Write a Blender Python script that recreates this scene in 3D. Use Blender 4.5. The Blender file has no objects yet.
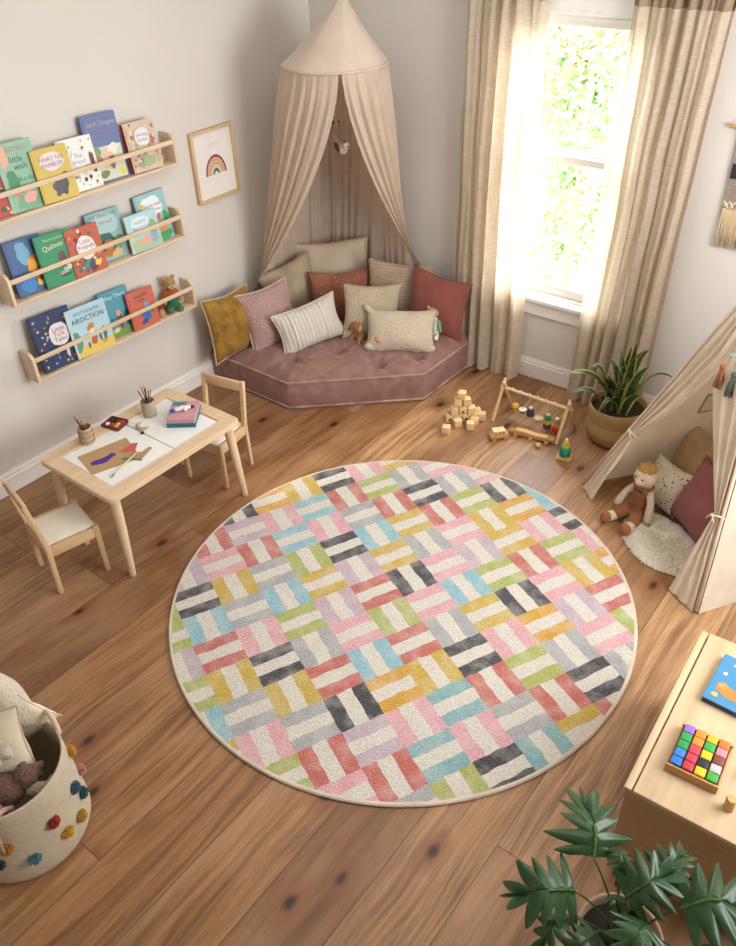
import bpy, bmesh, math, random
from mathutils import Vector, Matrix, noise
PI = math.pi
V = Vector
scn = bpy.context.scene
COL = scn.collection
rnd = random.Random(7)

# ------------------------------------------------------------------ materials
def srgb(h):
    if isinstance(h, str):
        h = tuple(int(h[i:i+2], 16)/255 for i in (0, 2, 4))
    return tuple((c/12.92 if c <= .04045 else ((c+.055)/1.055)**2.4) for c in h)

class NT:
    def __init__(s, name):
        s.m = bpy.data.materials.new(name); s.m.use_nodes = True
        s.t = s.m.node_tree; s.t.nodes.clear()
        s.out = s.n('ShaderNodeOutputMaterial')
    def n(s, ty, **k):
        nd = s.t.nodes.new(ty)
        for a, b in k.items():
            if a.startswith('i_'):
                key = a[2:]
                nd.inputs[int(key) if key.isdigit() else key.replace('_', ' ')].default_value = b
            else: setattr(nd, a, b)
        return nd
    def l(s, a, b): s.t.links.new(a, b)
    def math(s, op, a, b=None, c=None):
        nd = s.n('ShaderNodeMath', operation=op)
        for i, x in enumerate((a, b, c)):
            if x is None: continue
            if isinstance(x, (int, float)): nd.inputs[i].default_value = x
            else: s.l(x, nd.inputs[i])
        return nd.outputs[0]
    def mix(s, f, a, b, blend='MIX'):
        nd = s.n('ShaderNodeMix', data_type='RGBA', blend_type=blend)
        for i, x in ((0, f), (6, a), (7, b)):
            if isinstance(x, (int, float)): nd.inputs[i].default_value = x
            elif isinstance(x, tuple): nd.inputs[i].default_value = (*x[:3], 1)
            else: s.l(x, nd.inputs[i])
        return nd.outputs[2]
    def ramp(s, f, stops, interp='LINEAR'):
        nd = s.n('ShaderNodeValToRGB'); r = nd.color_ramp; r.interpolation = interp
        while len(r.elements) < len(stops): r.elements.new(.5)
        for e, (p, c) in zip(r.elements, stops):
            e.position = p; e.color = (*c, 1) if isinstance(c, tuple) else (c, c, c, 1)
        s.l(f, nd.inputs[0]); return nd.outputs[0]
    def coord(s, scale=(1, 1, 1), kind='Object'):
        tc = s.n('ShaderNodeTexCoord'); mp = s.n('ShaderNodeMapping')
        mp.inputs['Scale'].default_value = scale
        s.l(tc.outputs[kind], mp.inputs[0]); return mp.outputs[0]
    def noise(s, vec, scale, detail=4, rough=.55):
        nd = s.n('ShaderNodeTexNoise'); nd.inputs['Scale'].default_value = scale
        nd.inputs['Detail'].default_value = detail; nd.inputs['Roughness'].default_value = rough
        s.l(vec, nd.inputs['Vector']); return nd.outputs[0]
    def bump(s, h, strength=.3, dist=.01):
        nd = s.n('ShaderNodeBump'); nd.inputs['Strength'].default_value = strength
        nd.inputs['Distance'].default_value = dist; s.l(h, nd.inputs['Height']); return nd.outputs[0]
    def bsdf(s, col, rough=.6, normal=None, sheen=0, spec=.5, metal=0, coat=0, trans=0):
        b = s.n('ShaderNodeBsdfPrincipled')
        if isinstance(col, tuple): b.inputs['Base Color'].default_value = (*col[:3], 1)
        else: s.l(col, b.inputs['Base Color'])
        if isinstance(rough, (int, float)): b.inputs['Roughness'].default_value = rough
        else: s.l(rough, b.inputs['Roughness'])
        b.inputs['Sheen Weight'].default_value = sheen
        b.inputs['Specular IOR Level'].default_value = spec
        b.inputs['Metallic'].default_value = metal
        b.inputs['Coat Weight'].default_value = coat
        if normal is not None: s.l(normal, b.inputs['Normal'])
        s.l(b.outputs[0], s.out.inputs[0]); return b

MC = {}
def cached(f):
    def g(*a, **k):
        key = (f.__name__, a, tuple(sorted(k.items())))
        if key not in MC: MC[key] = f(*a, **k)
        return MC[key]
    return g

@cached
def plain(c, rough=.55, spec=.4):
    s = NT('plain_' + c); v = s.coord()
    n = s.noise(v, 35, 3)
    col = s.mix(n, tuple(x*.93 for x in srgb(c)), tuple(min(1, x*1.05) for x in srgb(c)))
    s.bsdf(col, rough, s.bump(n, .05, .002), spec=spec); return s.m

@cached
def wood(c, axis='x', dark=.80, rough=.5, scale=1.):
    """fine straight grain running along the given local axis"""
    s = NT('wood_' + c)
    a, b = 1.2*scale, 22*scale
    sc = {'x': (a, b, b), 'y': (b, a, b), 'z': (b, b, a)}[axis]
    v = s.coord(sc)
    n = s.noise(v, 1.6, 6, .6); n2 = s.noise(v, 7, 3, .5)
    big = s.noise(s.coord(), 3, 2)
    base = srgb(c)
    c1 = s.mix(s.ramp(n, [(.35, 0.), (.65, 1.)]), tuple(x*y for x, y in zip(base, (dark, dark*.95, dark*.87))), base)
    c2 = s.mix(s.math('MULTIPLY', n2, .22), c1, tuple(x*.6 for x in base))
    c3 = s.mix(s.math('MULTIPLY', big, .18), c2, tuple(min(1, x*1.15) for x in base))
    s.bsdf(c3, rough, s.bump(n2, .06, .002), spec=.35); return s.m

@cached
def fabric(c, weave=260., bump=.25, sheen=.15, var=.10, rough=.92, c2=None, trans=0., spots=None, fluff=0., stripes=None):
    s = NT('fabric_' + c); v = s.coord()
    base = srgb(c)
    n = s.noise(v, 9, 4); f = s.noise(v, weave*.5, 2, .7)
    alt = srgb(c2) if c2 else tuple(x*(1-var*1.6) for x in base)
    hi = tuple(min(1, x*(1+var)) for x in base)
    col = s.mix(s.ramp(n, [(.3, 0.), (.7, 1.)]), alt, hi)
    col = s.mix(s.math('MULTIPLY', f, .35), col, tuple(x*.72 for x in base))
    if spots:
        vo = s.n('ShaderNodeTexVoronoi'); vo.inputs['Scale'].default_value = spots[1]; s.l(v, vo.inputs['Vector'])
        m = s.math('LESS_THAN', vo.outputs['Distance'], spots[2])
        sel = s.math('GREATER_THAN', s.noise(v, spots[1]*.6, 0), .42)
        col = s.mix(s.math('MULTIPLY', m, sel), col, srgb(spots[0]))
    h = f
    if stripes:
        sep = s.n('ShaderNodeSeparateXYZ'); s.l(v, sep.inputs[0])
        w = s.math('SINE', s.math('MULTIPLY', sep.outputs[stripes[0]], stripes[1]))
        h = s.math('ADD', s.math('MULTIPLY', w, 1.4), f)
        col = s.mix(s.math('MULTIPLY', s.math('ADD', w, 1.), stripes[2]), col, tuple(x*.55 for x in base))
    if fluff:
        vo = s.n('ShaderNodeTexVoronoi'); vo.inputs['Scale'].default_value = fluff; s.l(v, vo.inputs['Vector'])
        h = s.math('ADD', s.math('MULTIPLY', vo.outputs['Distance'], -2.5), s.math('MULTIPLY', s.noise(v, fluff*1.7, 3, .7), 2.))
        col = s.mix(s.math('MULTIPLY', vo.outputs['Distance'], .45), col, tuple(x*.55 for x in base))
    bn = s.bump(h, bump*2.2 if (fluff or stripes) else bump, .006 if fluff else .002)
    b = s.bsdf(col, rough, bn, sheen=sheen, spec=.15)
    if trans:
        t = s.n('ShaderNodeBsdfTranslucent'); s.l(col, t.inputs[0])
        mx = s.n('ShaderNodeMixShader'); mx.inputs[0].default_value = trans
        s.l(b.outputs[0], mx.inputs[1]); s.l(t.outputs[0], mx.inputs[2]); s.l(mx.outputs[0], s.out.inputs[0])
    return s.m

def velvet(c, hi, fine=1.):
    s = NT('velvet_' + c); v = s.coord()
    n = s.noise(v, 14, 4, .6); f = s.noise(s.coord((40*fine, 40*fine, 40*fine)), 12, 2)
    col = s.mix(s.ramp(n, [(.35, 0.), (.7, 1.)]), srgb(c), srgb(hi))
    b = s.bsdf(col, .8, s.bump(f, .15, .002), sheen=.5, spec=.2)
    b.inputs['Sheen Roughness'].default_value = .35
    return s.m

def sheer():
    s = NT('sheer_linen'); v = s.coord()
    slub = s.noise(s.coord((6, 6, 160)), 3, 3, .6); slub2 = s.noise(s.coord((160, 160, 4)), 3, 3, .6)
    th = s.math('MULTIPLY', s.math('ADD', slub, slub2), .5)
    col = s.mix(s.ramp(th, [(.35, 0.), (.65, 1.)]), srgb('cdbca4'), srgb('eadfce'))
    d = s.n('ShaderNodeBsdfDiffuse'); s.l(col, d.inputs[0])
    t = s.n('ShaderNodeBsdfTranslucent'); s.l(col, t.inputs[0])
    m1 = s.n('ShaderNodeMixShader'); m1.inputs[0].default_value = .5
    s.l(d.outputs[0], m1.inputs[1]); s.l(t.outputs[0], m1.inputs[2])
    tr = s.n('ShaderNodeBsdfTransparent')
    m2 = s.n('ShaderNodeMixShader'); s.l(s.ramp(th, [(.35, .09), (.62, .02)]), m2.inputs[0])
    s.l(m1.outputs[0], m2.inputs[1]); s.l(tr.outputs[0], m2.inputs[2]); s.l(m2.outputs[0], s.out.inputs[0])
    return s.m

def floor_mat():
    s = NT('oak_planks'); tc = s.n('ShaderNodeTexCoord'); sep = s.n('ShaderNodeSeparateXYZ'); s.l(tc.outputs['Object'], sep.inputs[0])
    X, Y = sep.outputs[0], sep.outputs[1]
    W, L = .2519, 1.75
    u = s.math('DIVIDE', s.math('ADD', X, 10*W - 3.015), W)
    ix = s.math('FLOOR', u); fx = s.math('FRACT', u)
    w1 = s.n('ShaderNodeTexWhiteNoise', noise_dimensions='1D'); s.l(ix, w1.inputs['W'])
    v_ = s.math('ADD', s.math('DIVIDE', Y, L), s.math('MULTIPLY', w1.outputs[0], 3.7))
    iy = s.math('FLOOR', v_); fy = s.math('FRACT', v_)
    cid = s.math('ADD', s.math('MULTIPLY', ix, 17.13), s.math('MULTIPLY', iy, 5.77))
    w2 = s.n('ShaderNodeTexWhiteNoise', noise_dimensions='1D'); s.l(cid, w2.inputs['W'])
    comb = s.n('ShaderNodeCombineXYZ'); s.l(X, comb.inputs[0]); s.l(Y, comb.inputs[1]); s.l(s.math('MULTIPLY', w2.outputs[0], 37.), comb.inputs[2])
    P = comb.outputs[0]
    def vec(sc):
        m = s.n('ShaderNodeMapping'); m.inputs['Scale'].default_value = sc; s.l(P, m.inputs[0]); return m.outputs[0]
    # warped cathedral grain
    wp = s.noise(vec((3, .8, 1)), 1.2, 2)
    add = s.n('ShaderNodeVectorMath', operation='ADD')
    cw = s.n('ShaderNodeCombineXYZ'); s.l(s.math('MULTIPLY', s.math('SUBTRACT', wp, .5), .16), cw.inputs[0])
    s.l(P, add.inputs[0]); s.l(cw.outputs[0], add.inputs[1])
    mg = s.n('ShaderNodeMapping'); mg.inputs['Scale'].default_value = (34, 1.1, 1); s.l(add.outputs[0], mg.inputs[0])
    g = s.noise(mg.outputs[0], 1.3, 7, .62)
    fine = s.noise(vec((150, 5, 1)), 1.5, 4, .7)
    base = s.ramp(w2.outputs[0], [(0., srgb('7e5836')), (.3, srgb('966b42')), (.6, srgb('a67a4e')), (1., srgb('bd9366'))])
    col = s.mix(s.ramp(g, [(.34, .82), (.58, 0.)]), base, srgb('5c3a1c'))
    col = s.mix(s.ramp(fine, [(.38, .5), (.6, 0.)]), col, srgb('5f3a20'))
    blot = s.noise(vec((5, 1.6, 1)), 1., 3)
    col = s.mix(s.ramp(blot, [(.4, 0.), (.72, .35)]), col, srgb('cba27c'))
    # knots
    mk = s.n('ShaderNodeMapping'); mk.inputs['Scale'].default_value = (3.4, 1.9, 1); s.l(P, mk.inputs[0])
    vo = s.n('ShaderNodeTexVoronoi', feature='F1', voronoi_dimensions='2D'); vo.inputs['Scale'].default_value = 1.
    ko = s.n('ShaderNodeCombineXYZ'); s.l(s.math('MULTIPLY', w2.outputs[0], 57.), ko.inputs[1]); ka = s.n('ShaderNodeVectorMath', operation='ADD')
    s.l(mk.outputs[0], ka.inputs[0]); s.l(ko.outputs[0], ka.inputs[1]); s.l(ka.outputs[0], vo.inputs['Vector'])
    kd = s.math('ADD', vo.outputs['Distance'], s.math('MULTIPLY', s.math('SUBTRACT', s.noise(vec((30, 12, 1)), 1., 3), .5), .07))
    kr = s.n('ShaderNodeTexWhiteNoise', noise_dimensions='3D'); s.l(vo.outputs['Position'], kr.inputs['Vector'])
    has = s.math('GREATER_THAN', kr.outputs[0], .55)
    halo = s.math('MULTIPLY', s.ramp(kd, [(.04, .95), (.22, 0.)]), has)
    core = s.math('MULTIPLY', s.ramp(kd, [(.028, 1.), (.075, 0.)]), has)
    col = s.mix(halo, col, srgb('7a4a2b')); col = s.mix(core, col, srgb('33221a'))
    # seams
    ex = s.math('MINIMUM', fx, s.math('SUBTRACT', 1., fx)); ey = s.math('MINIMUM', fy, s.math('SUBTRACT', 1., fy))
    sx = s.math('LESS_THAN', s.math('MULTIPLY', ex, W), .0016); sy = s.math('LESS_THAN', s.math('MULTIPLY', ey, L), .0016)
    seam = s.math('MAXIMUM', sx, sy)
    col = s.mix(s.math('MULTIPLY', seam, .8), col, srgb('3f2616'))
    h = s.math('SUBTRACT', s.math('ADD', s.math('MULTIPLY', fine, .25), s.math('MULTIPLY', g, .3)), seam)
    rough = s.math('ADD', s.math('MULTIPLY', g, .16), .34)
    s.bsdf(col, rough, s.bump(h, .22, .002), spec=.45); return s.m

def wall_mat():
    s = NT('wall_paint'); v = s.coord()
    n = s.noise(v, 120, 3); big = s.noise(v, 1.2, 2)
    col = s.mix(big, srgb('cfcac3'), srgb('d6d1ca'))
    s.bsdf(col, .9, s.bump(n, .06, .002), spec=.2); return s.m

def leaf_mat(name, c, edge=None, hi=None, rough=.4, axis=0, half=.5):
    s = NT(name); v = s.coord(); at = s.n('ShaderNodeAttribute', attribute_name='luv')
    sep = s.n('ShaderNodeSeparateXYZ'); s.l(at.outputs['Vector'], sep.inputs[0])
    n = s.noise(v, 60, 4)
    col = s.mix(n, srgb(c), srgb(hi or c))
    if edge:
        band = s.math('SINE', s.math('ADD', s.math('MULTIPLY', sep.outputs[1], 60.), s.math('MULTIPLY', n, 8.)))
        col = s.mix(s.math('MULTIPLY', s.math('GREATER_THAN', band, .55), .35), col, srgb('5d6f45'))
        m = s.math('GREATER_THAN', s.math('ABSOLUTE', sep.outputs[0]), .68)
        col = s.mix(m, col, srgb(edge))
    else:
        m = s.math('LESS_THAN', s.math('ABSOLUTE', sep.outputs[0]), .035)
        col = s.mix(s.math('MULTIPLY', m, .6), col, srgb('7d9a55'))
    b = s.bsdf(col, rough, s.bump(n, .15, .002), spec=.5)
    t = s.n('ShaderNodeBsdfTranslucent'); s.l(col, t.inputs[0])
    mx = s.n('ShaderNodeMixShader'); mx.inputs[0].default_value = .18
    s.l(b.outputs[0], mx.inputs[1]); s.l(t.outputs[0], mx.inputs[2]); s.l(mx.outputs[0], s.out.inputs[0])
    return s.m

def glass_mat():
    s = NT('window_glass')
    tr = s.n('ShaderNodeBsdfTransparent'); gl = s.n('ShaderNodeBsdfGlossy'); gl.inputs['Roughness'].default_value = .02
    fr = s.n('ShaderNodeFresnel'); fr.inputs[0].default_value = 1.45
    mx = s.n('ShaderNodeMixShader'); s.l(s.math('MULTIPLY', fr.outputs[0], .6), mx.inputs[0])
    s.l(tr.outputs[0], mx.inputs[1]); s.l(gl.outputs[0], mx.inputs[2]); s.l(mx.outputs[0], s.out.inputs[0])
    return s.m

def basket_mat(c, c2, rib=120, diag=0):
    s = NT('basketry_' + c); tc = s.n('ShaderNodeTexCoord'); sep = s.n('ShaderNodeSeparateXYZ'); s.l(tc.outputs['Object'], sep.inputs[0])
    ang = s.math('ARCTAN2', sep.outputs[1], sep.outputs[0])
    row = s.math('SINE', s.math('MULTIPLY', sep.outputs[2], rib*2*PI/1.))
    st = s.math('SINE', s.math('ADD', s.math('MULTIPLY', ang, 110.), s.math('MULTIPLY', sep.outputs[2], 900.)))
    h = s.math('ADD', row, s.math('MULTIPLY', st, .5))
    n = s.noise(s.coord(), 40, 3)
    col = s.mix(s.math('MULTIPLY', s.math('ADD', s.math('MULTIPLY', h, .2), n), .7), srgb(c2), srgb(c))
    s.bsdf(col, .85, s.bump(h, .5, .003), spec=.2); return s.m

# ------------------------------------------------------------------ geometry
def T(x, y, z): return Matrix.Translation((x, y, z))
def R(a, ax='Z'): return Matrix.Rotation(a, 4, ax)

def bm_new(): return bmesh.new()

def box(bm, c, s, rot=None, bevel=0., seg=2, mi=0):
    b = bmesh.new(); bmesh.ops.create_cube(b, size=1)
    bmesh.ops.scale(b, vec=s, verts=b.verts)
    if bevel: bmesh.ops.bevel(b, geom=b.edges[:], offset=bevel, segments=seg, affect='EDGES', profile=.5)
    if rot is not None: b.transform(rot)
    b.transform(T(*c)); return merge(bm, b, mi)

def merge(bm, b, mi=None, M=None):
    if M is not None: b.transform(M)
    if mi is not None:
        for f in b.faces: f.material_index = mi
    me = bpy.data.meshes.new('tmp'); b.to_mesh(me); b.free(); bm.from_mesh(me); bpy.data.meshes.remove(me); return bm

def prism(bm, poly, y0, y1, plane='xz', mi=0, bevel=0.):
    """extruded polygon: poly given in the named plane, thickness along the third axis"""
    b = bmesh.new()
    def mk(p, h): return {'xz': (p[0], h, p[1]), 'xy': (p[0], p[1], h), 'yz': (h, p[0], p[1])}[plane]
    A = [b.verts.new(mk(p, y0)) for p in poly]; B = [b.verts.new(mk(p, y1)) for p in poly]
    b.faces.new(A); b.faces.new(B[::-1]); n = len(poly)
    for i in range(n): b.faces.new((A[i], B[i], B[(i+1) % n], A[(i+1) % n]))
    bmesh.ops.recalc_face_normals(b, faces=b.faces)
    if bevel: bmesh.ops.bevel(b, geom=b.edges[:], offset=bevel, segments=2, affect='EDGES', profile=.5)
    return merge(bm, b, mi)

def lathe(bm, prof, seg=32, c=(0, 0, 0), rot=None, mi=0, close=False):
    b = bmesh.new(); rings = []
    for r, z in prof:
        if r < 1e-6: rings.append([b.verts.new((0, 0, z))])
        else: rings.append([b.verts.new((r*math.cos(2*PI*i/seg), r*math.sin(2*PI*i/seg), z)) for i in range(seg)])
    for a, d in zip(rings, rings[1:]):
        for i in range(seg):
            j = (i+1) % seg
            if len(a) == 1 and len(d) > 1: b.faces.new((a[0], d[j], d[i]))
            elif len(d) == 1 and len(a) > 1: b.faces.new((a[i], a[j], d[0]))
            elif len(a) > 1: b.faces.new((a[i], a[j], d[j], d[i]))
    bmesh.ops.recalc_face_normals(b, faces=b.faces)
    if rot is not None: b.transform(rot)
    b.transform(T(*c)); return merge(bm, b, mi)

def tube(bm, pts, r, seg=8, closed=False, mi=0, caps=True):
    pts = [V(p) for p in pts]; n = len(pts); b = bmesh.new(); rings = []; up = None
    for i, p in enumerate(pts):
        if closed: d = pts[(i+1) % n]-pts[i-1]
        else: d = pts[min(i+1, n-1)]-pts[max(i-1, 0)]
        d.normalize()
        if up is None:
            up = V((0, 0, 1)) if abs(d.z) < .9 else V((1, 0, 0))
        x = d.cross(up)
        if x.length < 1e-6: x = d.orthogonal()
        x.normalize(); y = x.cross(d).normalized(); up = y
        rr = r[i] if isinstance(r, (list, tuple)) else r
        rings.append([b.verts.new(p+x*math.cos(2*PI*k/seg)*rr+y*math.sin(2*PI*k/seg)*rr) for k in range(seg)])
    m = n if closed else n-1
    for i in range(m):
        a, d = rings[i], rings[(i+1) % n]
        for k in range(seg):
            try: b.faces.new((a[k], a[(k+1) % seg], d[(k+1) % seg], d[k]))
            except ValueError: pass
    if not closed and caps:
        b.faces.new(rings[0][::-1]); b.faces.new(rings[-1])
    bmesh.ops.recalc_face_normals(b, faces=b.faces)
    return merge(bm, b, mi)

def ball(bm, c, r, s=(1, 1, 1), rot=None, mi=0, sub=3):
    b = bmesh.new(); bmesh.ops.create_icosphere(b, subdivisions=sub, radius=r)
    bmesh.ops.scale(b, vec=s, verts=b.verts)
    if rot is not None: b.transform(rot)
    b.transform(T(*c)); return merge(bm, b, mi)

def capsule(bm, a, b_, r0, r1, n=9):
    a, b_ = V(a), V(b_)
    for i in range(n):
        t = i/(n-1); ball(bm, a.lerp(b_, t), r0+(r1-r0)*t, sub=2)

def link(name, bm, mats, parent=None, smooth=True, origin=None, matrix=None, inv=True, angle=None):
    """one mesh object. geometry is given in world space; it is moved into the parent's frame"""
    if not isinstance(mats, (list, tuple)): mats = [mats]
    me = bpy.data.meshes.new(name)
    ob = bpy.data.objects.new(name, me)
    if parent is not None:
        if inv: bm.transform(worldm(parent).inverted())
        ob.parent = parent
    elif matrix is not None: ob.matrix_basis = matrix
    elif origin is not None:
        bm.transform(T(*(-V(origin)))); ob.location = origin
    bm.to_mesh(me); bm.free()
    for m in mats: me.materials.append(m)
    if smooth:
        for p in me.polygons: p.use_smooth = True
        if smooth != 'all': me.set_sharp_from_angle(angle=math.radians(angle or 38))
    COL.objects.link(ob); return ob

def worldm(o):
    m = o.matrix_basis.copy()
    while o.parent is not None:
        o = o.parent; m = o.matrix_basis @ m
    return m

def tag(o, label, cat, group=None, kind=None):
    if label: o['label'] = label
    if cat: o['category'] = cat
    if group: o['group'] = group
    if kind: o['kind'] = kind
    return o

def empty(name, loc, label=None, cat=None, group=None, rz=0, matrix=None):
    o = bpy.data.objects.new(name, None); COL.objects.link(o); o.empty_display_size = .05
    if matrix is not None: o.matrix_basis = matrix
    else: o.matrix_basis = T(*loc) @ R(rz)
    return tag(o, label, cat, group)

def struct(name, bm, m, parent=None, smooth=False):
    o = link(name, bm, m, parent, smooth)
    if parent is None: o['kind'] = 'structure'
    return o

def remesh(bm, voxel=.004, smooth=3, disp=0., dscale=60.):
    """fuse overlapping lobes into one continuous skin"""
    me = bpy.data.meshes.new('tmp'); bm.to_mesh(me); bm.free()
    ob = bpy.data.objects.new('tmp', me); COL.objects.link(ob)
    md = ob.modifiers.new('r', 'REMESH'); md.mode = 'VOXEL'; md.voxel_size = voxel
    sm = ob.modifiers.new('s', 'SMOOTH'); sm.iterations = smooth; sm.factor = .6
    dg = bpy.context.evaluated_depsgraph_get(); ev = ob.evaluated_get(dg)
    b = bmesh.new(); m2 = ev.to_mesh(); b.from_mesh(m2); ev.to_mesh_clear()
    bpy.data.objects.remove(ob); bpy.data.meshes.remove(me)
    if disp:
        b.normal_update()
        for v in b.verts:
            v.co += v.normal*disp*(noise.noise(v.co*dscale)+.5*noise.noise(v.co*dscale*2.3))
    return b

def pillow_bm(w, h, t, n=30, pinch=.07, puff=.55, wr=.008, seed=0, sag=0.):
    """stuffed cushion in local X/Z, thickness along Y, origin at the middle"""
    b = bmesh.new(); sd = V((seed*3.1, seed*1.7, seed*.9))
    def pt(i, j, side):
        u, v = -1+2*i/n, -1+2*j/n
        x = u*w/2*(1-pinch*(1-abs(v)**1.6)*abs(u)**3)
        z = v*h/2*(1-pinch*(1-abs(u)**1.6)*abs(v)**3)
        e = max(0., (1-u**2))*max(0., (1-v**2))
        th = t/2*e**puff
        q = V((x, 0, z))
        crn = max(0., abs(u)+abs(v)-1.)
        ws = noise.noise(q*8+sd)*wr*1.5*e**.3+noise.noise(V((q.x*26+q.z*9, 0, q.z*26-q.x*9))+sd)*wr*.8*min(1, crn*1.5+.2)*e**.25
        bend = noise.noise(V((x*3, 7, z*3))+sd)*.018
        z2 = z - sag*e*(1-v)*.5
        return (x+ws*.5, side*(th+abs(ws)*.4)+bend+ws*.6, z2)
    g = {}
    for side in (-1, 1):
        for i in range(n+1):
            for j in range(n+1):
                edge = i in (0, n) or j in (0, n)
                if edge and side == 1: g[(1, i, j)] = g[(-1, i, j)]; continue
                g[(side, i, j)] = b.verts.new(pt(i, j, side))
        for i in range(n):
            for j in range(n):
                q = [g[(side, i, j)], g[(side, i+1, j)], g[(side, i+1, j+1)], g[(side, i, j+1)]]
                b.faces.new(q if side == -1 else q[::-1])
    rim = [g[(-1, i, 0)].co.copy() for i in range(n)]+[g[(-1, n, j)].co.copy() for j in range(n)] + \
          [g[(-1, i, n)].co.copy() for i in range(n, 0, -1)]+[g[(-1, 0, j)].co.copy() for j in range(n, 0, -1)]
    return b, rim

def pose(pos, yaw, lean, roll):
    cr, sr = math.cos(roll), math.sin(roll); cl, sl = math.cos(lean), math.sin(lean)
    Rr = Matrix(((cr, 0, -sr), (0, 1, 0), (sr, 0, cr))); Rl = Matrix(((1, 0, 0), (0, cl, sl), (0, -sl, cl)))
    return T(*pos) @ (R(yaw).to_3x3() @ Rl @ Rr).to_4x4()

WHITEP = plain('e9e6e0', .45)
PINE = 'dfc4a3'
def W(ax='x', c=PINE): return wood(c, ax)

# ------------------------------------------------------------------ room shell
RX, RY, CH = 4.4, -5.2, 2.75
WX0, WX1, WZ0, WZ1 = 1.33, 2.10, .53, 1.965
wm = wall_mat()
b = bm_new(); box(b, (RX/2, RY/2, -.05), (RX+.3, -RY+.3, .1)); fl = struct('floor', b, floor_mat())
b = bm_new(); box(b, (-.06, RY/2, CH/2), (.12, -RY+.24, CH)); struct('wall_left', b, wm)
b = bm_new()
box(b, (WX0/2, .07, CH/2), (WX0, .14, CH)); box(b, ((WX1+RX)/2, .07, CH/2), (RX-WX1, .14, CH))
box(b, ((WX0+WX1)/2, .07, WZ0/2), (WX1-WX0, .14, WZ0)); box(b, ((WX0+WX1)/2, .07, (CH+WZ1)/2), (WX1-WX0, .14, CH-WZ1))
struct('wall_back', b, wm)
b = bm_new(); box(b, (RX+.06, RY/2, CH/2), (.12, -RY+.24, CH)); struct('wall_right', b, wm)
b = bm_new(); box(b, (RX/2, RY-.06, CH/2), (RX, .12, CH)); struct('wall_rear', b, wm)
b = bm_new(); box(b, (RX/2, RY/2, CH+.05), (RX+.3, -RY+.3, .1)); struct('ceiling', b, plain('ece8e1', .9))

trim = plain('e4e0d9', .5)
def baseboard(name, p0, p1, nrm):
    """profile swept from p0 to p1; nrm points into the room"""
    prof = [(0, 0), (.016, 0), (.016, .088), (.011, .094), (.011, .106), (.006, .114), (.004, .122), (0, .122)]
    b = bmesh.new(); n = V(nrm)
    A = [b.verts.new(V(p0)+n*a+V((0, 0, z))) for a, z in prof]; B = [b.verts.new(V(p1)+n*a+V((0, 0, z))) for a, z in prof]
    for i in range(len(prof)-1): b.faces.new((A[i], A[i+1], B[i+1], B[i]))
    b.faces.new(A); b.faces.new(B[::-1]); bmesh.ops.recalc_face_normals(b, faces=b.faces)
    struct(name, b, trim)
baseboard('baseboard_left', (0, RY, 0), (0, 0, 0), (1, 0, 0))
baseboard('baseboard_back', (0, 0, 0), (RX, 0, 0), (0, -1, 0))

# window
win = empty('window_1', ((WX0+WX1)/2, .05, WZ0)); win['kind'] = 'structure'
wp = plain('eeece8', .4)
b = bm_new()
cx = (WX0+WX1)/2
for x in (WX0-.045, WX1+.045): box(b, (x, -.010, (WZ0+WZ1)/2+.02), (.09, .022, WZ1-WZ0+.05), bevel=.004)
for x in (WX0-.083, WX1+.083): box(b, (x, -.016, (WZ0+WZ1)/2+.02), (.014, .034, WZ1-WZ0+.05), bevel=.004)
box(b, (cx, -.010, WZ1+.055), (WX1-WX0+.20, .024, .11), bevel=.004)
for z, d in ((WZ1+.012, .030), (WZ1+.10, .034), (WZ1+.125, .05)): box(b, (cx, -.014, z), (WX1-WX0+.22, d, .018), bevel=.004)
struct('casing', b, wp, win)
b = bm_new(); box(b, (cx, -.012, WZ0-.012), (WX1-WX0+.24, .085, .026), bevel=.006)
struct('sill', b, wp, win)
b = bm_new(); box(b, (cx, -.010, WZ0-.07), (WX1-WX0+.18, .022, .09), bevel=.005); box(b, (cx, -.014, WZ0-.035), (WX1-WX0+.2, .03, .014), bevel=.004)
struct('apron', b, wp, win)
b = bm_new()
for x in (WX0+.012, WX1-.012): box(b, (x, .07, (WZ0+WZ1)/2), (.024, .13, WZ1-WZ0))
box(b, (cx, .07, WZ1-.012), (WX1-WX0, .13, .024)); box(b, (cx, .07, WZ0+.006), (WX1-WX0, .13, .012))
struct('window_frame', b, wp, win)
MID = 1.295
for name, z0, z1, y in (('lower_sash', WZ0+.012, MID+.02, .045), ('upper_sash', MID-.015, WZ1-.024, .085)):
    b = bm_new(); x0, x1 = WX0+.024, WX1-.024; k = .042
    for x in (x0+k/2, x1-k/2): box(b, (x, y, (z0+z1)/2), (k, .032, z1-z0), bevel=.004)
    box(b, (cx, y, z1-.018), (x1-x0, .034, .036), bevel=.004); box(b, (cx, y, z0+.026), (x1-x0, .034, .052), bevel=.004)
    so = struct(name, b, wp, win)
    b = bm_new(); box(b, (cx, y, (z0+z1)/2), (x1-x0-2*k+.01, .004, z1-z0-.08)); struct('pane', b, glass_mat(), so)

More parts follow.
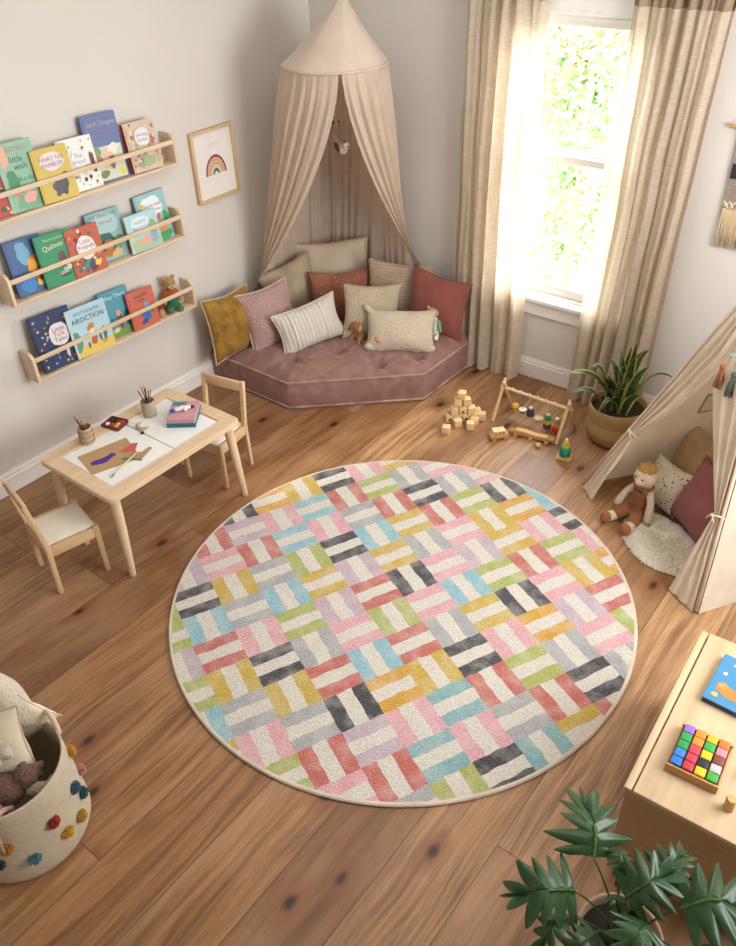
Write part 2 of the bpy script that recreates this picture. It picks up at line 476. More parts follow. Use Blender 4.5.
# ------------------------------------------------------------------ rug
RUGX, RUGY, RUGR = 2.0943, -1.9998, 1.0
def rug():
    A = V((.076, .162)); B = V((.151, -.071)); ox, oy = .964, .891
    names = dict(w='d6cfc2', y='c6a745', o='cf9c36', k='444246', p='d9a3a8', r='c0695c', g='a9af5c', s='a7a7a6', l='bfa9b2', b='8fb9c2', t='85adb0')
    rows = {-6: (0, 'ww'), -5: (-2, 'koykpyp'), -4: (-4, 'lrlpbrgsp'), -3: (-5, 'llprbpsrksp'), -2: (-5, 'gkysgkbyrgkb'),
            -1: (-6, 'ggbsbylyspyob'), 0: (-6, 'llrpglrkplypk'), 1: (-6, 'lgykspgpbgrgpk'), 2: (-5, 'bsyrbrsykpyos'),
            3: (-5, 'ypskoykpolrs'), 4: (-5, 'ygrlptrgspg'), 5: (-4, 'gprtpsrks'), 6: (-3, 'gsgktyr'), 7: (-2, 'sgkt')}
    order = list(names); idx = {c: i for i, c in enumerate(order)}
    cell = {}
    for j, (i0, st) in rows.items():
        for q, ch in enumerate(st): cell[(i0+q, j)] = ch
    NC = 96; circ = [V((math.cos(2*PI*i/NC), math.sin(2*PI*i/NC)))*(RUGR-.012) for i in range(NC)]
    def clip(poly):
        for i in range(NC):
            p, q = circ[i], circ[(i+1) % NC]; e = q-p; out = []
            def side(a): return e.x*(a.y-p.y)-e.y*(a.x-p.x)
            for k in range(len(poly)):
                a, c = poly[k-1], poly[k]; sa, sc = side(a), side(c)
                if sa >= 0: out.append(a)
                if (sa > 0 > sc) or (sa < 0 < sc): out.append(a+(c-a)*(sa/(sa-sc)))
            poly = out
            if len(poly) < 3: return []
        return poly
    def wob(p):
        q = V((p.x, p.y, 0)); f = 1 if p.length < RUGR-.02 else 0
        return p+V((noise.noise(q*22), noise.noise(q*22+V((9, 3, 1)))))*.006*f
    bm = bmesh.new()
    def add(poly, mi):
        poly = clip(poly)
        if len(poly) < 3: return
        out = []
        for k in range(len(poly)):
            a, c = poly[k-1], poly[k]; n = max(1, int((c-a).length/.012))
            for m in range(n): out.append(wob(a.lerp(c, m/n)))
        if len(out) < 3: return
        vs = [bm.verts.new((p.x, p.y, .013)) for p in out]
        f = bm.faces.new(vs); f.material_index = mi
        if f.calc_area() and f.normal.z < 0: f.normal_flip()
    for j in range(-9, 10):
        for i in range(-9, 10):
            o = A*(i-ox)+B*(j-oy)
            if (o+A*.5+B*.5).length > 1.15: continue
            ch = cell.get((i, j), 'l')
            for k in range(3):
                c = 'w' if k == 1 else ch; t0, t1 = (0, .33, .67, 1)[k:k+2]
                if (i+j) % 2 == 0: q = [o+B*t0, o+A+B*t0, o+A+B*t1, o+B*t1]
                else: q = [o+A*t0, o+A*t1, o+A*t1+B, o+A*t0+B]
                ar = sum(q[m-1].x*q[m].y-q[m].x*q[m-1].y for m in range(4))
                if ar < 0: q = q[::-1]
                add(q, idx[c])
    bm.normal_update()
    for f in bm.faces:
        if f.normal.z < 0: f.normal_flip()
    mats = []
    for c in order:
        s = NT('rug_pile_'+c); v = s.coord()
        base = srgb(names[c])
        vo = s.n('ShaderNodeTexVoronoi'); vo.inputs['Scale'].default_value = 190; s.l(v, vo.inputs['Vector'])
        n1 = s.noise(v, 90, 4, .75); n2 = s.noise(v, 14, 3)
        col = s.mix(s.ramp(n1, [(.35, 0.), (.65, 1.)]), tuple(x*.82 for x in base), tuple(min(1, x*1.10+.01) for x in base))
        col = s.mix(s.math('MULTIPLY', s.ramp(n2, [(.42, 0.), (.72, 1.)]), .32), col, srgb('dfd8cc'))
        h = s.math('ADD', s.math('MULTIPLY', vo.outputs['Distance'], -1.), n1)
        s.bsdf(col, .95, s.bump(h, .9, .006), sheen=.25, spec=.1); mats.append(s.m)
    root = empty('round_rug', (RUGX, RUGY, 0), 'large round rug of pink, yellow, grey and blue stripe blocks on wooden floor', 'rug')
    link('pile', bm, mats, root, smooth=False, inv=False)
    b = bm_new(); lathe(b, [(0, .001), (.992, .001), (.9985, .003), (.9995, .008), (.995, .0135), (.986, .0135), (.985, .0125), (0, .0125)], 160)
    link('binding', b, fabric('cdbfae'), root, inv=False)
rug()

# ------------------------------------------------------------------ play table
TB = (0.0, 0.0)
def play_table():
    x0, x1, y0, y1, zt = .525, 1.052, -2.635, -1.858, .46
    root = empty('play_table', ((x0+x1)/2, (y0+y1)/2, 0), 'low light wood childrens craft table with white inset top on four round legs', 'table')
    fw = .078
    # frame ring with rounded outer corners
    def rr(x0, x1, y0, y1, r, n=6):
        out = []
        for cx_, cy_, a0 in ((x1-r, y1-r, 0), (x0+r, y1-r, PI/2), (x0+r, y0+r, PI), (x1-r, y0+r, 1.5*PI)):
            for i in range(n+1): a = a0+PI/2*i/n; out.append((cx_+r*math.cos(a), cy_+r*math.sin(a)))
        return out
    b = bmesh.new(); O = rr(x0, x1, y0, y1, .035); I = rr(x0+fw, x1-fw, y0+fw, y1-fw, .002)
    n = len(O); lay = {}
    for nm, P in (('o', O), ('i', I)):
        for z in (zt-.026, zt): lay[(nm, z)] = [b.verts.new((x, y, z)) for x, y in P]
    for i in range(n):
        j = (i+1) % n
        b.faces.new((lay[('o', zt)][i], lay[('o', zt)][j], lay[('i', zt)][j], lay[('i', zt)][i]))
        b.faces.new((lay[('o', zt-.026)][i], lay[('i', zt-.026)][i], lay[('i', zt-.026)][j], lay[('o', zt-.026)][j]))
        b.faces.new((lay[('o', zt-.026)][i], lay[('o', zt-.026)][j], lay[('o', zt)][j], lay[('o', zt)][i]))
        b.faces.new((lay[('i', zt-.026)][i], lay[('i', zt)][i], lay[('i', zt)][j], lay[('i', zt-.026)][j]))
    bmesh.ops.remove_doubles(b, verts=b.verts, dist=1e-5); bmesh.ops.recalc_face_normals(b, faces=b.faces)
    ed = [e for e in b.edges if len(e.link_faces) == 2 and e.calc_face_angle(0) > 1.2 and abs(e.verts[0].co.z-e.verts[1].co.z) < 1e-4]
    bmesh.ops.bevel(b, geom=ed, offset=.004, segments=2, affect='EDGES')
    link('top_frame', b, wood(PINE, 'y'), root, angle=30)
    ym = -2.21
    for ya, yb in ((y0+fw, ym-.0015), (ym+.0015, y1-fw)):
        b = bm_new(); box(b, ((x0+x1)/2, (ya+yb)/2, zt-.010), (x1-x0-2*fw-.003, yb-ya-.002, .012), bevel=.001, seg=1)
        tag(link('top_panel', b, plain('e7e6e2', .35), root), 'white inset panel', None)
    b = bm_new()
    for x in (x0+.055, x1-.055): box(b, (x, (y0+y1)/2, zt-.044), (.018, y1-y0-.14, .036))
    for y in (y0+.055, y1-.055): box(b, ((x0+x1)/2, y, zt-.044), (x1-x0-.14, .018, .036))
    link('apron', b, wood(PINE, 'y'), root)
    for sx in (-1, 1):
        for sy in (-1, 1):
            tx = (x0+x1)/2+sx*((x1-x0)/2-.05); ty = (y0+y1)/2+sy*((y1-y0)/2-.05)
            b = bm_new(); tube(b, [(tx, ty, zt-.026), (tx+sx*.012, ty+sy*.010, .24), (tx+sx*.022, ty+sy*.024, .004), (tx+sx*.022, ty+sy*.024, 0)], [.024, .021, .0155, .014], 16)
            link('leg', b, wood(PINE, 'z'), root)
play_table()

def chair_base(name, label):
    """faces local -y; seat .26 high"""
    root = empty(name, (0, 0, 0), label, 'chair', "small wooden chairs at the craft table")
    w, d, sh, bh = .26, .245, .262, .50; hw, hd = w/2, d/2; k = .022
    for sx in (-1, 1):
        b = bm_new(); prism(b, [(-.011, 0), (.011, 0), (.013, sh+.004), (-.013, sh+.004)], sx*hw-.011*(1+sx)+0, sx*hw+.011*(1-sx), 'yz', bevel=.002)
        b.transform(T(0, -hd+.012, 0)); link('leg', b, wood('d8b78f', 'z'), root, inv=False)
        b = bm_new(); prism(b, [(-.005, 0), (.016, 0), (.010, sh), (.040, bh), (.020, bh), (-.014, sh)], sx*hw-.011*(1+sx), sx*hw+.011*(1-sx), 'yz', bevel=.002)
        b.transform(T(0, hd-.012, 0)); link('leg', b, wood('d8b78f', 'z'), root, inv=False)
        b = bm_new(); box(b, (sx*(hw-.011), 0, sh-.028), (.018, d-.04, .050), bevel=.002); link('side_rail', b, wood('d8b78f', 'y'), root, inv=False)
    b = bm_new(); box(b, (0, -hd+.012, sh-.028), (w-.044, .018, .050), bevel=.002); link('front_rail', b, wood('d8b78f', 'x'), root, inv=False)
    b = bm_new(); box(b, (0, hd-.012, sh-.040), (w-.044, .018, .046), bevel=.002); link('rear_rail', b, wood('d8b78f', 'x'), root, inv=False)
    b = bm_new(); box(b, (0, .0, sh-.002), (w-.05, d-.02, .010), bevel=.003)
    tag(link('seat', b, plain('e4dccb', .5), root, inv=False), 'cream seat panel', None)
    b = bm_new(); box(b, (0, hd+.0125, bh-.0275), (w-.044, .016, .055), rot=R(0, 'X'), bevel=.003)
    link('backrest', b, wood('d8b78f', 'x'), root, inv=False)
    return root
def dup(root, M, label=None, name=None):
    r = root.copy(); COL.objects.link(r); r.matrix_basis = M
    if label: r['label'] = label
    for ch in list(root.children):
        c = ch.copy(); COL.objects.link(c); c.parent = r
        for g in ch.children:
            d = g.copy(); COL.objects.link(d); d.parent = c
    return r
ch = chair_base('small_chair', 'small wooden chair')
ch['label'] = 'small wooden chair with whole cream seat showing, at the table end with the kraft paper'
dup(ch, T(.768, -1.812, 0) @ R(math.radians(11)), 'small wooden chair tucked half under the table, its open back near the mauve floor mattress')
ch.matrix_basis = T(.76, -2.735, 0) @ R(math.radians(167))

# ------------------------------------------------------------------ shelves
def shelf(z, y0, y1, label):
    root = empty('book_ledge', (0, (y0+y1)/2, z), label, 'shelf', 'wall book ledges')
    D, H = .105, .155
    m = wood('e2cbae', 'y')
    b = bm_new(); box(b, (D/2, (y0+y1)/2, z+.007), (D, y1-y0-.034, .014), bevel=.0015); link('base_board', b, m, root)
    b = bm_new(); box(b, (.006, (y0+y1)/2, z+.028), (.012, y1-y0-.034, .028), bevel=.0015); link('rear_batten', b, m, root)
    b = bm_new(); box(b, (D-.006, (y0+y1)/2, z+.118), (.012, y1-y0-.034, .022), bevel=.002); link('front_rail', b, m, root)
    for y in (y0+.0085, y1-.0085):
        b = bm_new(); prism(b, [(0, z), (D, z), (D, z+.132), (D-.012, z+H-.01), (D-.03, z+H), (0, z+H)], y-.0085, y+.0085, 'xz', bevel=.0015)
        link('end_panel', b, wood('e2cbae', 'z'), root)
shelf(1.342, -2.42, -1.21, 'top light wood book ledge on left wall, its near end cut off by frame')
shelf(.962, -2.31, -1.245, 'middle light wood book ledge on left wall, holding the green book')
shelf(.555, -2.31, -1.25, 'lowest light wood book ledge on left wall, with teddy bear at its end')

def text_bm(txt, size, z, cx, cy, mi, width=None, rot=0.):
    cu = bpy.data.curves.new('t', 'FONT'); cu.body = txt; cu.size = size; cu.align_x = 'CENTER'; cu.align_y = 'CENTER'; cu.extrude = .0002
    cu.resolution_u = 2
    ob = bpy.data.objects.new('t', cu); COL.objects.link(ob)
    me = ob.evaluated_get(bpy.context.evaluated_depsgraph_get()).to_mesh()
    b = bmesh.new(); b.from_mesh(me); bpy.data.objects.remove(ob); bpy.data.curves.remove(cu)
    if b.verts and width:
        xs = [v.co.x for v in b.verts]; w = max(xs)-min(xs)
        if w > width: bmesh.ops.scale(b, vec=(width/w, width/w, 1), verts=b.verts)
    b.transform(T(cx, cy, z) @ R(rot))
    for f in b.faces: f.material_index = mi
    return b

ART = []      # palette shared by cover art
def art_mats(cols): return [plain(c, .45) for c in cols]
def blobshape(bm, cx, cy, rx, ry, z, mi, seg=18, wob=0., seed=0, rot=0.):
    b = bmesh.new()
    vs = []
    for i in range(seg):
        a = 2*PI*i/seg; k = 1+wob*noise.noise(V((math.cos(a)*1.7+seed, math.sin(a)*1.7, seed*.37)))
        x, y = rx*k*math.cos(a), ry*k*math.sin(a); c, s = math.cos(rot), math.sin(rot)
        vs.append(b.verts.new((cx+x*c-y*s, cy+x*s+y*c, z)))
    f = b.faces.new(vs)
    r = bmesh.ops.extrude_face_region(b, geom=[f]); bmesh.ops.translate(b, vec=(0, 0, .00025), verts=[v for v in r['geom'] if isinstance(v, bmesh.types.BMVert)])
    bmesh.ops.recalc_face_normals(b, faces=b.faces)
    return merge(bm, b, mi)

def book(M, w, h, d, cover, spine, art, label, texts=(), group='picture books on the wall ledges', rounded=.0):
    """local: X width, Z height, front cover faces -Y. art: list of (color,cx,cy,rx,ry,wob[,rot]) in unit cover coords"""
    root = empty('picture_book', (0, 0, 0), label, 'book', group, matrix=M)
    X90 = R(PI/2, 'X')
    b = bm_new(); tk = .0022
    box(b, (0, -d/2+tk/2, 0), (w, tk, h), bevel=.0008, seg=1); box(b, (0, d/2-tk/2, 0), (w, tk, h), bevel=.0008, seg=1)
    cvr = link('cover', b, plain(cover, .4), root, inv=False)
    b = bm_new(); box(b, (.0018, 0, 0), (w-.007, d-2*tk, h-.007)); link('pages', b, plain('ece6d8', .8), root, inv=False)
    b = bm_new(); box(b, (-w/2-.0004, 0, 0), (.0024, d, h), bevel=.0008, seg=1); box(b, (-w/2+.009, -d/2-.0003, 0), (.0018, .0006, h*.995))
    link('spine', b, plain(spine, .4), root, inv=False)
    cols = []
    def ci(c):
        if c not in cols: cols.append(c)
        return cols.index(c)
    b = bm_new(); k = 0
    if art:
        for a in art:
            col, cx_, cy_, rx, ry, wob = a[:6]; rot = a[6] if len(a) > 6 else 0.
            z = d/2+.0001+k*.00012; k += 1
            if rx < 0:    # rectangle panel
                bb = bm_new(); box(bb, (cx_*w/2, cy_*h/2, z), (-rx*w, -ry*h, .0003)); merge(b, bb, ci(col))
            else: blobshape(b, cx_*w/2, cy_*h/2, rx*w/2, ry*h/2, z, ci(col), wob=wob, seed=k*1.3, rot=rot)
        b.transform(X90)
        for v in b.verts:
            v.co.x = max(-w/2+.010, min(w/2-.001, v.co.x)); v.co.z = max(-h/2+.001, min(h/2-.001, v.co.z))
        link('cover_picture', b, [plain(c, .45) for c in cols], cvr, smooth=False, inv=False)
    if texts:
        cols = []; b = bm_new()
        for tx in texts:
            s_, cx_, cy_, sz, col = tx[:5]; rot = tx[5] if len(tx) > 5 else 0.
            i_ = ci(col); merge(b, text_bm(s_, sz, d/2+.0001+(k+1)*.00012, cx_*w/2, cy_*h/2, i_, w*.82, rot), i_)
        b.transform(X90)
        link('title', b, [plain(c, .5) for c in cols], cvr, smooth=False, inv=False)
    return root

def flowers(cols, seed, n=26, keep=None, r=.07):
    rr = random.Random(seed); out = []
    for i in range(n):
        x, y = rr.uniform(-.85, .9), rr.uniform(-.92, .92)
        if keep and keep(x, y): continue
        q = rr.uniform(.6, 1.3)*r
        out.append((rr.choice(cols), x, y, q, q*rr.uniform(.5, 1.), .6, rr.uniform(0, 3)))
    return out

def lbook(y, zb, lean, roll, w, h, x, **k):
    """stand a book on a ledge: y/zb place its lower edge, x its distance from the wall"""
    M = pose((x, y, 0), PI/2, lean, roll)
    zmin = min((M @ V((sx*w/2, 0, -h/2))).z for sx in (-1, 1)); zmin2 = min((M @ V((sx*w/2, sy*k['d']/2, -h/2))).z for sx in (-1, 1) for sy in (-1, 1))
    M = T(0, 0, zb+.0006-zmin2) @ M
    return book(M, w, h, **k)
B1, B2, B3 = 1.356, .976, .569
red_green = ['a8433a', '5d7f52', 'd8c878', 'e6ded0']
# lowest ledge
lbook(-2.135, B3, .15, -.03, .225, .285, .066, d=.012, cover='2c3c5e', spine='263452', label='navy storybook with small orange leaves and pale oval title on lowest ledge',
      art=flowers(['c08a4a', 'b96a4a', 'd9b96a', '8aa0b8'], 3, 40, lambda x, y: abs(x-.15) < .5 and -.3 < y < .62, .055)+[('ddd3d3', .2, .15, .5, .42, .15), ('ddd3d3', .35, -.55, .08, .2, .3)],
      texts=[('Little', .2, .33, .034, '6a4a5a'), ('Folk', .2, .15, .034, 'a0604a'), ('Tales', .2, -.03, .034, '4a5a7a')])
lbook(-1.945, B3, .15, -.03, .235, .255, .088, d=.009, cover='a9c9d4', spine='d8d9c8', label='light blue storybook with dark capital title and woodland scene on lowest ledge',
      art=[('d8bf62', .0, -.78, -1., -.24, 0), ('5f8f7a', -.85, -.35, .28, .4, .4), ('3f7480', .6, -.35, .1, .28, .3), ('3f7480', .35, -.42, .07, .2, .3), ('c47a45', .0, .1, .2, .12, .3, .4), ('b5663f', .02, -.42, .16, .22, .6), ('ecd9bb', 0, -.12, .1, .14, .2), ('5b4a3c', -.3, -.6, .05, .14, .3), ('c98b55', .5, -.66, .12, .09, .5)],
      texts=[('SPOTTISHUTIS', .0, .74, .024, '5f7c95'), ('AROCTION', .0, .47, .040, '33404c')])
lbook(-1.745, B3, .12, -.03, .185, .252, .046, d=.011, cover='5796a8', spine='3c8496', label='teal blue storybook with red figure and green grass, between light blue and coral books',
      art=[('6f9a4a', .0, -.85, -1., -.16, 0), ('9c4438', .1, -.42, .16, .3, .4), ('d8a070', .05, -.02, .15, .13, .3), ('2f5f52', .62, -.3, .22, .4, .5), ('e7d58a', -.3, -.7, .2, .1, .6)],
      texts=[('Ahoy There', .0, .72, .030, 'cfe6e4')])
lbook(-1.60, B3, .15, -.03, .178, .205, .076, d=.012, cover='bf6654', spine='a94a3c', label='small coral red storybook with blue bird picture on lowest ledge beside the teddy bear',
      art=[('3f6aa8', .1, -.45, .33, .3, .5), ('5b9fc4', .3, .12, .18, .15, .5), ('4f8a5a', .62, -.2, .18, .22, .6), ('dcb04a', .35, -.1, .1, .1, .4), ('2f4f86', -.1, -.7, .2, .12, .6)],
      texts=[('Wonder', .05, .68, .026, '3f4a3a', .12), ('birds', .0, .45, .022, '3f4a3a', .12)])
# middle ledge
lbook(-2.155, B2, .16, -.03, .195, .255, .052, d=.014, cover='476390', spine='2a3f6e', label='dark blue storybook with orange lion and blue bird at left end of middle ledge',
      art=[('c56a3a', .4, -.2, .42, .55, .3), ('6fa6bf', -.15, .45, .34, .38, .5), ('e0a33c', .15, .0, .28, .22, .5), ('3f7fc0', -.3, -.65, .4, .28, .4), ('e7c35a', .45, -.62, .25, .18, .5), ('86402a', .5, -.45, .2, .2, .5)])
lbook(-2.02, B2, .13, -.03, .19, .245, .082, d=.012, cover='3b8c66', spine='2f7855', label='bright green storybook with brown mouse and cream lettering on middle ledge',
      art=[('6d4a4a', .28, -.08, .24, .32, .25), ('8fb6c4', .28, -.52, .14, .12, .5), ('dcc79a', .52, -.42, .16, .1, .4), ('c98b76', .05, -.58, .12, .1, .4), ('3f5a48', .25, -.68, .3, .06, .3)],
      texts=[('Thomas and the', .05, .78, .017, 'cfd98a'), ('Quiltots', -.08, .50, .034, 'e3dcae', .08)])
lbook(-1.86, B2, .13, -.02, .19, .228, .088, d=.012, cover='b9604f', spine='a04c3e', label='coral red storybook with white title panel framed in leaves on middle ledge',
      art=flowers(['4f6f72', 'd9a86a', '7c3f3a', 'e8d2b0'], 9, 46, lambda x, y: abs(x) > .8, .09)+[('e4ddd6', .0, .12, .55, .5, .1), ('5c8470', -.2, -.58, .3, .2, .6), ('3f4f6c', .1, -.64, .2, .16, .6), ('e6c25a', .45, -.62, .2, .14, .6)],
      texts=[('Little', .0, .38, .03, 'b85f70'), ('Friends', .0, .16, .032, '56658a'), ('of the wood', .0, -.08, .02, '8a5a5a')])
lbook(-1.695, B2, .12, -.03, .205, .247, .042, d=.012, cover='8fb0b2', spine='3f5c60', label='grey teal storybook with fox curled in leaves, behind coral and pale books',
      art=[('a9c6c6', .0, .45, .8, .45, .2), ('3f6a66', -.2, -.35, .62, .42, .5), ('c98c5c', .0, -.35, .32, .2, .4), ('b8743f', -.1, -.68, .36, .16, .4), ('d8b878', .35, -.75, .28, .14, .5), ('7a9a6a', .6, -.3, .2, .3, .6)],
      texts=[('THE GREAT NAP', .0, .82, .026, '5a7f8a'), ('fox and', .1, .55, .026, 'b07a86')])
lbook(-1.50, B2, .15, -.02, .20, .190, .085, d=.012, cover='a9cdd0', spine='d4dccb', label='pale sky blue storybook with green meadow and little bear, front row of middle ledge',
      art=[('a3bfa0', .0, -.68, -1., -.34, 0), ('cfdfe6', -.1, .5, .62, .3, .3), ('8fb07a', .62, .1, .26, .4, .5), ('8aa7c0', .55, -.45, .24, .3, .4), ('d9a890', -.05, -.5, .42, .22, .6), ('cdd08a', -.8, -.1, .12, .3, .5)],
      texts=[('HAPPY', -.15, .52, .026, '7aa0a8'), ('MEADOW', -.1, .22, .024, '7d92b8')])
lbook(-1.388, B2, .15, .0, .20, .255, .040, d=.013, cover='92babc', spine='3f5e5a', label='light turquoise storybook with white cloud title and gold moon, far end of middle ledge',
      art=[('dfe9e8', .0, .42, .7, .42, .3), ('d9b95a', -.62, .55, .14, .1, .2), ('3f9a5a', .75, -.1, .2, .24, .4), ('3f9c62', .35, -.8, .6, .2, .3), ('d59a54', .4, -.45, .34, .22, .6), ('c25a54', .3, .0, .12, .14, .4)],
      texts=[('Snow wish', .1, .5, .028, 'c07888'), ('& the bear', .1, .3, .024, 'c07888')])
# top ledge
lbook(-2.245, B1, .16, -.03, .20, .225, .058, d=.014, cover='b4473e', spine='35423c', label='red and green flowery book cut off by the photo edge on top ledge',
      art=flowers(['3f5f4a', 'd3c86a', 'e0d3c0', '2f4038'], 14, 40, None, .14))
lbook(-2.075, B1, .13, -.03, .185, .29, .066, d=.012, cover='8db39b', spine='b9d4c4', label='mint green storybook with dark green leaves and peach flower on top ledge',
      art=[('d9a78a', -.7, .6, .28, .3, .6), ('4f8a6a', -.5, -.15, .3, .32, .5), ('6fa582', .1, -.75, .8, .22, .3), ('c98a86', -.45, -.45, .14, .16, .5), ('dfa59a', .15, -.62, .3, .18, .6), ('3f6f58', .75, .1, .12, .3, .5)],
      texts=[('KIITTERY', .1, .78, .026, 'b08a86'), ('little', -.05, .5, .038, '3f5f5c'), ('wish', .1, .28, .038, '3f5f5c'), ('& a day', .25, -.08, .028, '4f6f68')])
lbook(-1.92, B1, .15, -.03, .19, .232, .084, d=.012, cover='c9b25a', spine='a88f40', label='yellow storybook with grey bear and pale lilac title cloud on top ledge',
      art=[('dccfd0', .0, .48, .66, .34, .12), ('55565a', .12, -.42, .46, .34, .35), ('55565a', .55, -.1, .16, .12, .5), ('55565a', -.18, -.2, .12, .1, .3), ('55565a', -.1, -.72, .12, .12, .3), ('55565a', .32, -.72, .12, .12, .3), ('d9c8a0', -.22, -.28, .05, .04, 0)],
      texts=[('WHAT THE', .0, .58, .026, 'a07a86'), ('RAMBLER', .0, .36, .026, '8f7a96')])
lbook(-1.765, B1, .15, -.02, .195, .235, .058, d=.012, cover='e6e3dd', spine='8f6a62', label='white storybook with pale wreath and speckled paws on top ledge',
      art=flowers(['b7a9a2', '8f5f5c', '6d7f86', 'c7c9c4'], 22, 34, lambda x, y: x*x+(y-.2)**2 < .2, .06)+[('dfe4e6', .0, .2, .4, .38, .2), ('7c3f42', .75, .0, .12, .4, .5), ('34393c', .1, -.6, .08, .08, .5), ('34393c', .4, -.55, .08, .08, .5)],
      texts=[('The', .0, .32, .03, 'a08f98'), ('friend', .0, .1, .03, '8f9aa2')])
lbook(-1.60, B1, .13, -.03, .20, .305, .048, d=.014, cover='6877a0', spine='4a5c8c', label='tall indigo storybook with floral scene on its lower half on top ledge',
      art=[('c9cdb8', .05, -.45, -.86, -.5, 0), ('7f9a6a', -.6, -.1, .3, .16, .6), ('d8b89a', .1, -.35, .42, .3, .4), ('8a5f70', .2, -.45, .16, .22, .4), ('b5766a', -.5, -.35, .18, .16, .6), ('6f8a5a', -.4, -.75, .3, .12, .6), ('dcc65a', .7, -.75, .18, .14, .5), ('e6dfcf', .4, -.05, .3, .16, .6)],
      texts=[('Sarah Dragon', .05, .72, .030, 'c4b8a4'), ('Adventures', .1, .44, .028, 'b07a98')])
lbook(-1.395, B1, .17, -.02, .185, .232, .070, d=.020, cover='cbb9a4', spine='9c2f2a', label='floral cream storybook with dark red spine at far end of top ledge',
      art=flowers(['b96a5f', '8fa06a', 'd9c8a8', '9a7f70', 'a9b59a'], 31, 70, lambda x, y: x*x/.3+(y-.35)**2/.14 < 1, .10)+[('dedad8', .0, .38, .5, .36, .2), ('9fae7f', .1, -.6, .5, .22, .5)],
      texts=[('Evening', .0, .46, .022, '7f86a8'), ('Garden', .0, .26, .022, '7f86a8')])

# picture frame
def picture():
    y0, y1, z0, z1 = -1.045, -.728, 1.062, 1.444
    root = empty('framed_rainbow_print', (0, (y0+y1)/2, z0), 'framed rainbow print in light wood frame on the left wall', 'picture')
    k = .016; b = bm_new()
    for y in (y0+k/2, y1-k/2): box(b, (.014, y, (z0+z1)/2), (.024, k, z1-z0), bevel=.0015)
    for z in (z0+k/2, z1-k/2): box(b, (.014, (y0+y1)/2, z), (.024, y1-y0-2*k+.002, k), bevel=.0015)
    link('frame', b, wood('d9b88c', 'z'), root)
    b = bm_new(); box(b, (.008, (y0+y1)/2, (z0+z1)/2), (.008, y1-y0-2*k, z1-z0-2*k))
    pr = link('print', b, plain('e6e1da', .6), root)
    cy_, cz = -.883, 1.195; cols = ['8f4b3f', 'd79a80', 'c9a46a', 'd8c6a6', '47645f']
    b = bmesh.new()
    for i, r in enumerate((.078, .064, .050, .036, .024)):
        r2 = r-.0115; vs = []
        for q in range(25):
            a = PI*q/24; vs.append((b.verts.new((.0127+i*.0001, cy_+r*math.cos(a), cz+(r*1.35)*math.sin(a))), b.verts.new((.0127+i*.0001, cy_+r2*math.cos(a), cz+(r2*1.35)*math.sin(a)))))
        for (a0, a1), (c0, c1) in zip(vs, vs[1:]): f = b.faces.new((a0, c0, c1, a1)); f.material_index = i
    rb = link('rainbow', b, [plain(c, .7) for c in cols], root, smooth=False); rb.parent = pr; rb.matrix_basis = Matrix()
    b = bm_new()
    for z in (1.36, 1.352): box(b, (.0126, -.886, z), (.0005, .09, .0016))
    ln = link('caption_lines', b, plain('c9bfae', .7), root); ln.parent = pr; ln.matrix_basis = Matrix()
picture()

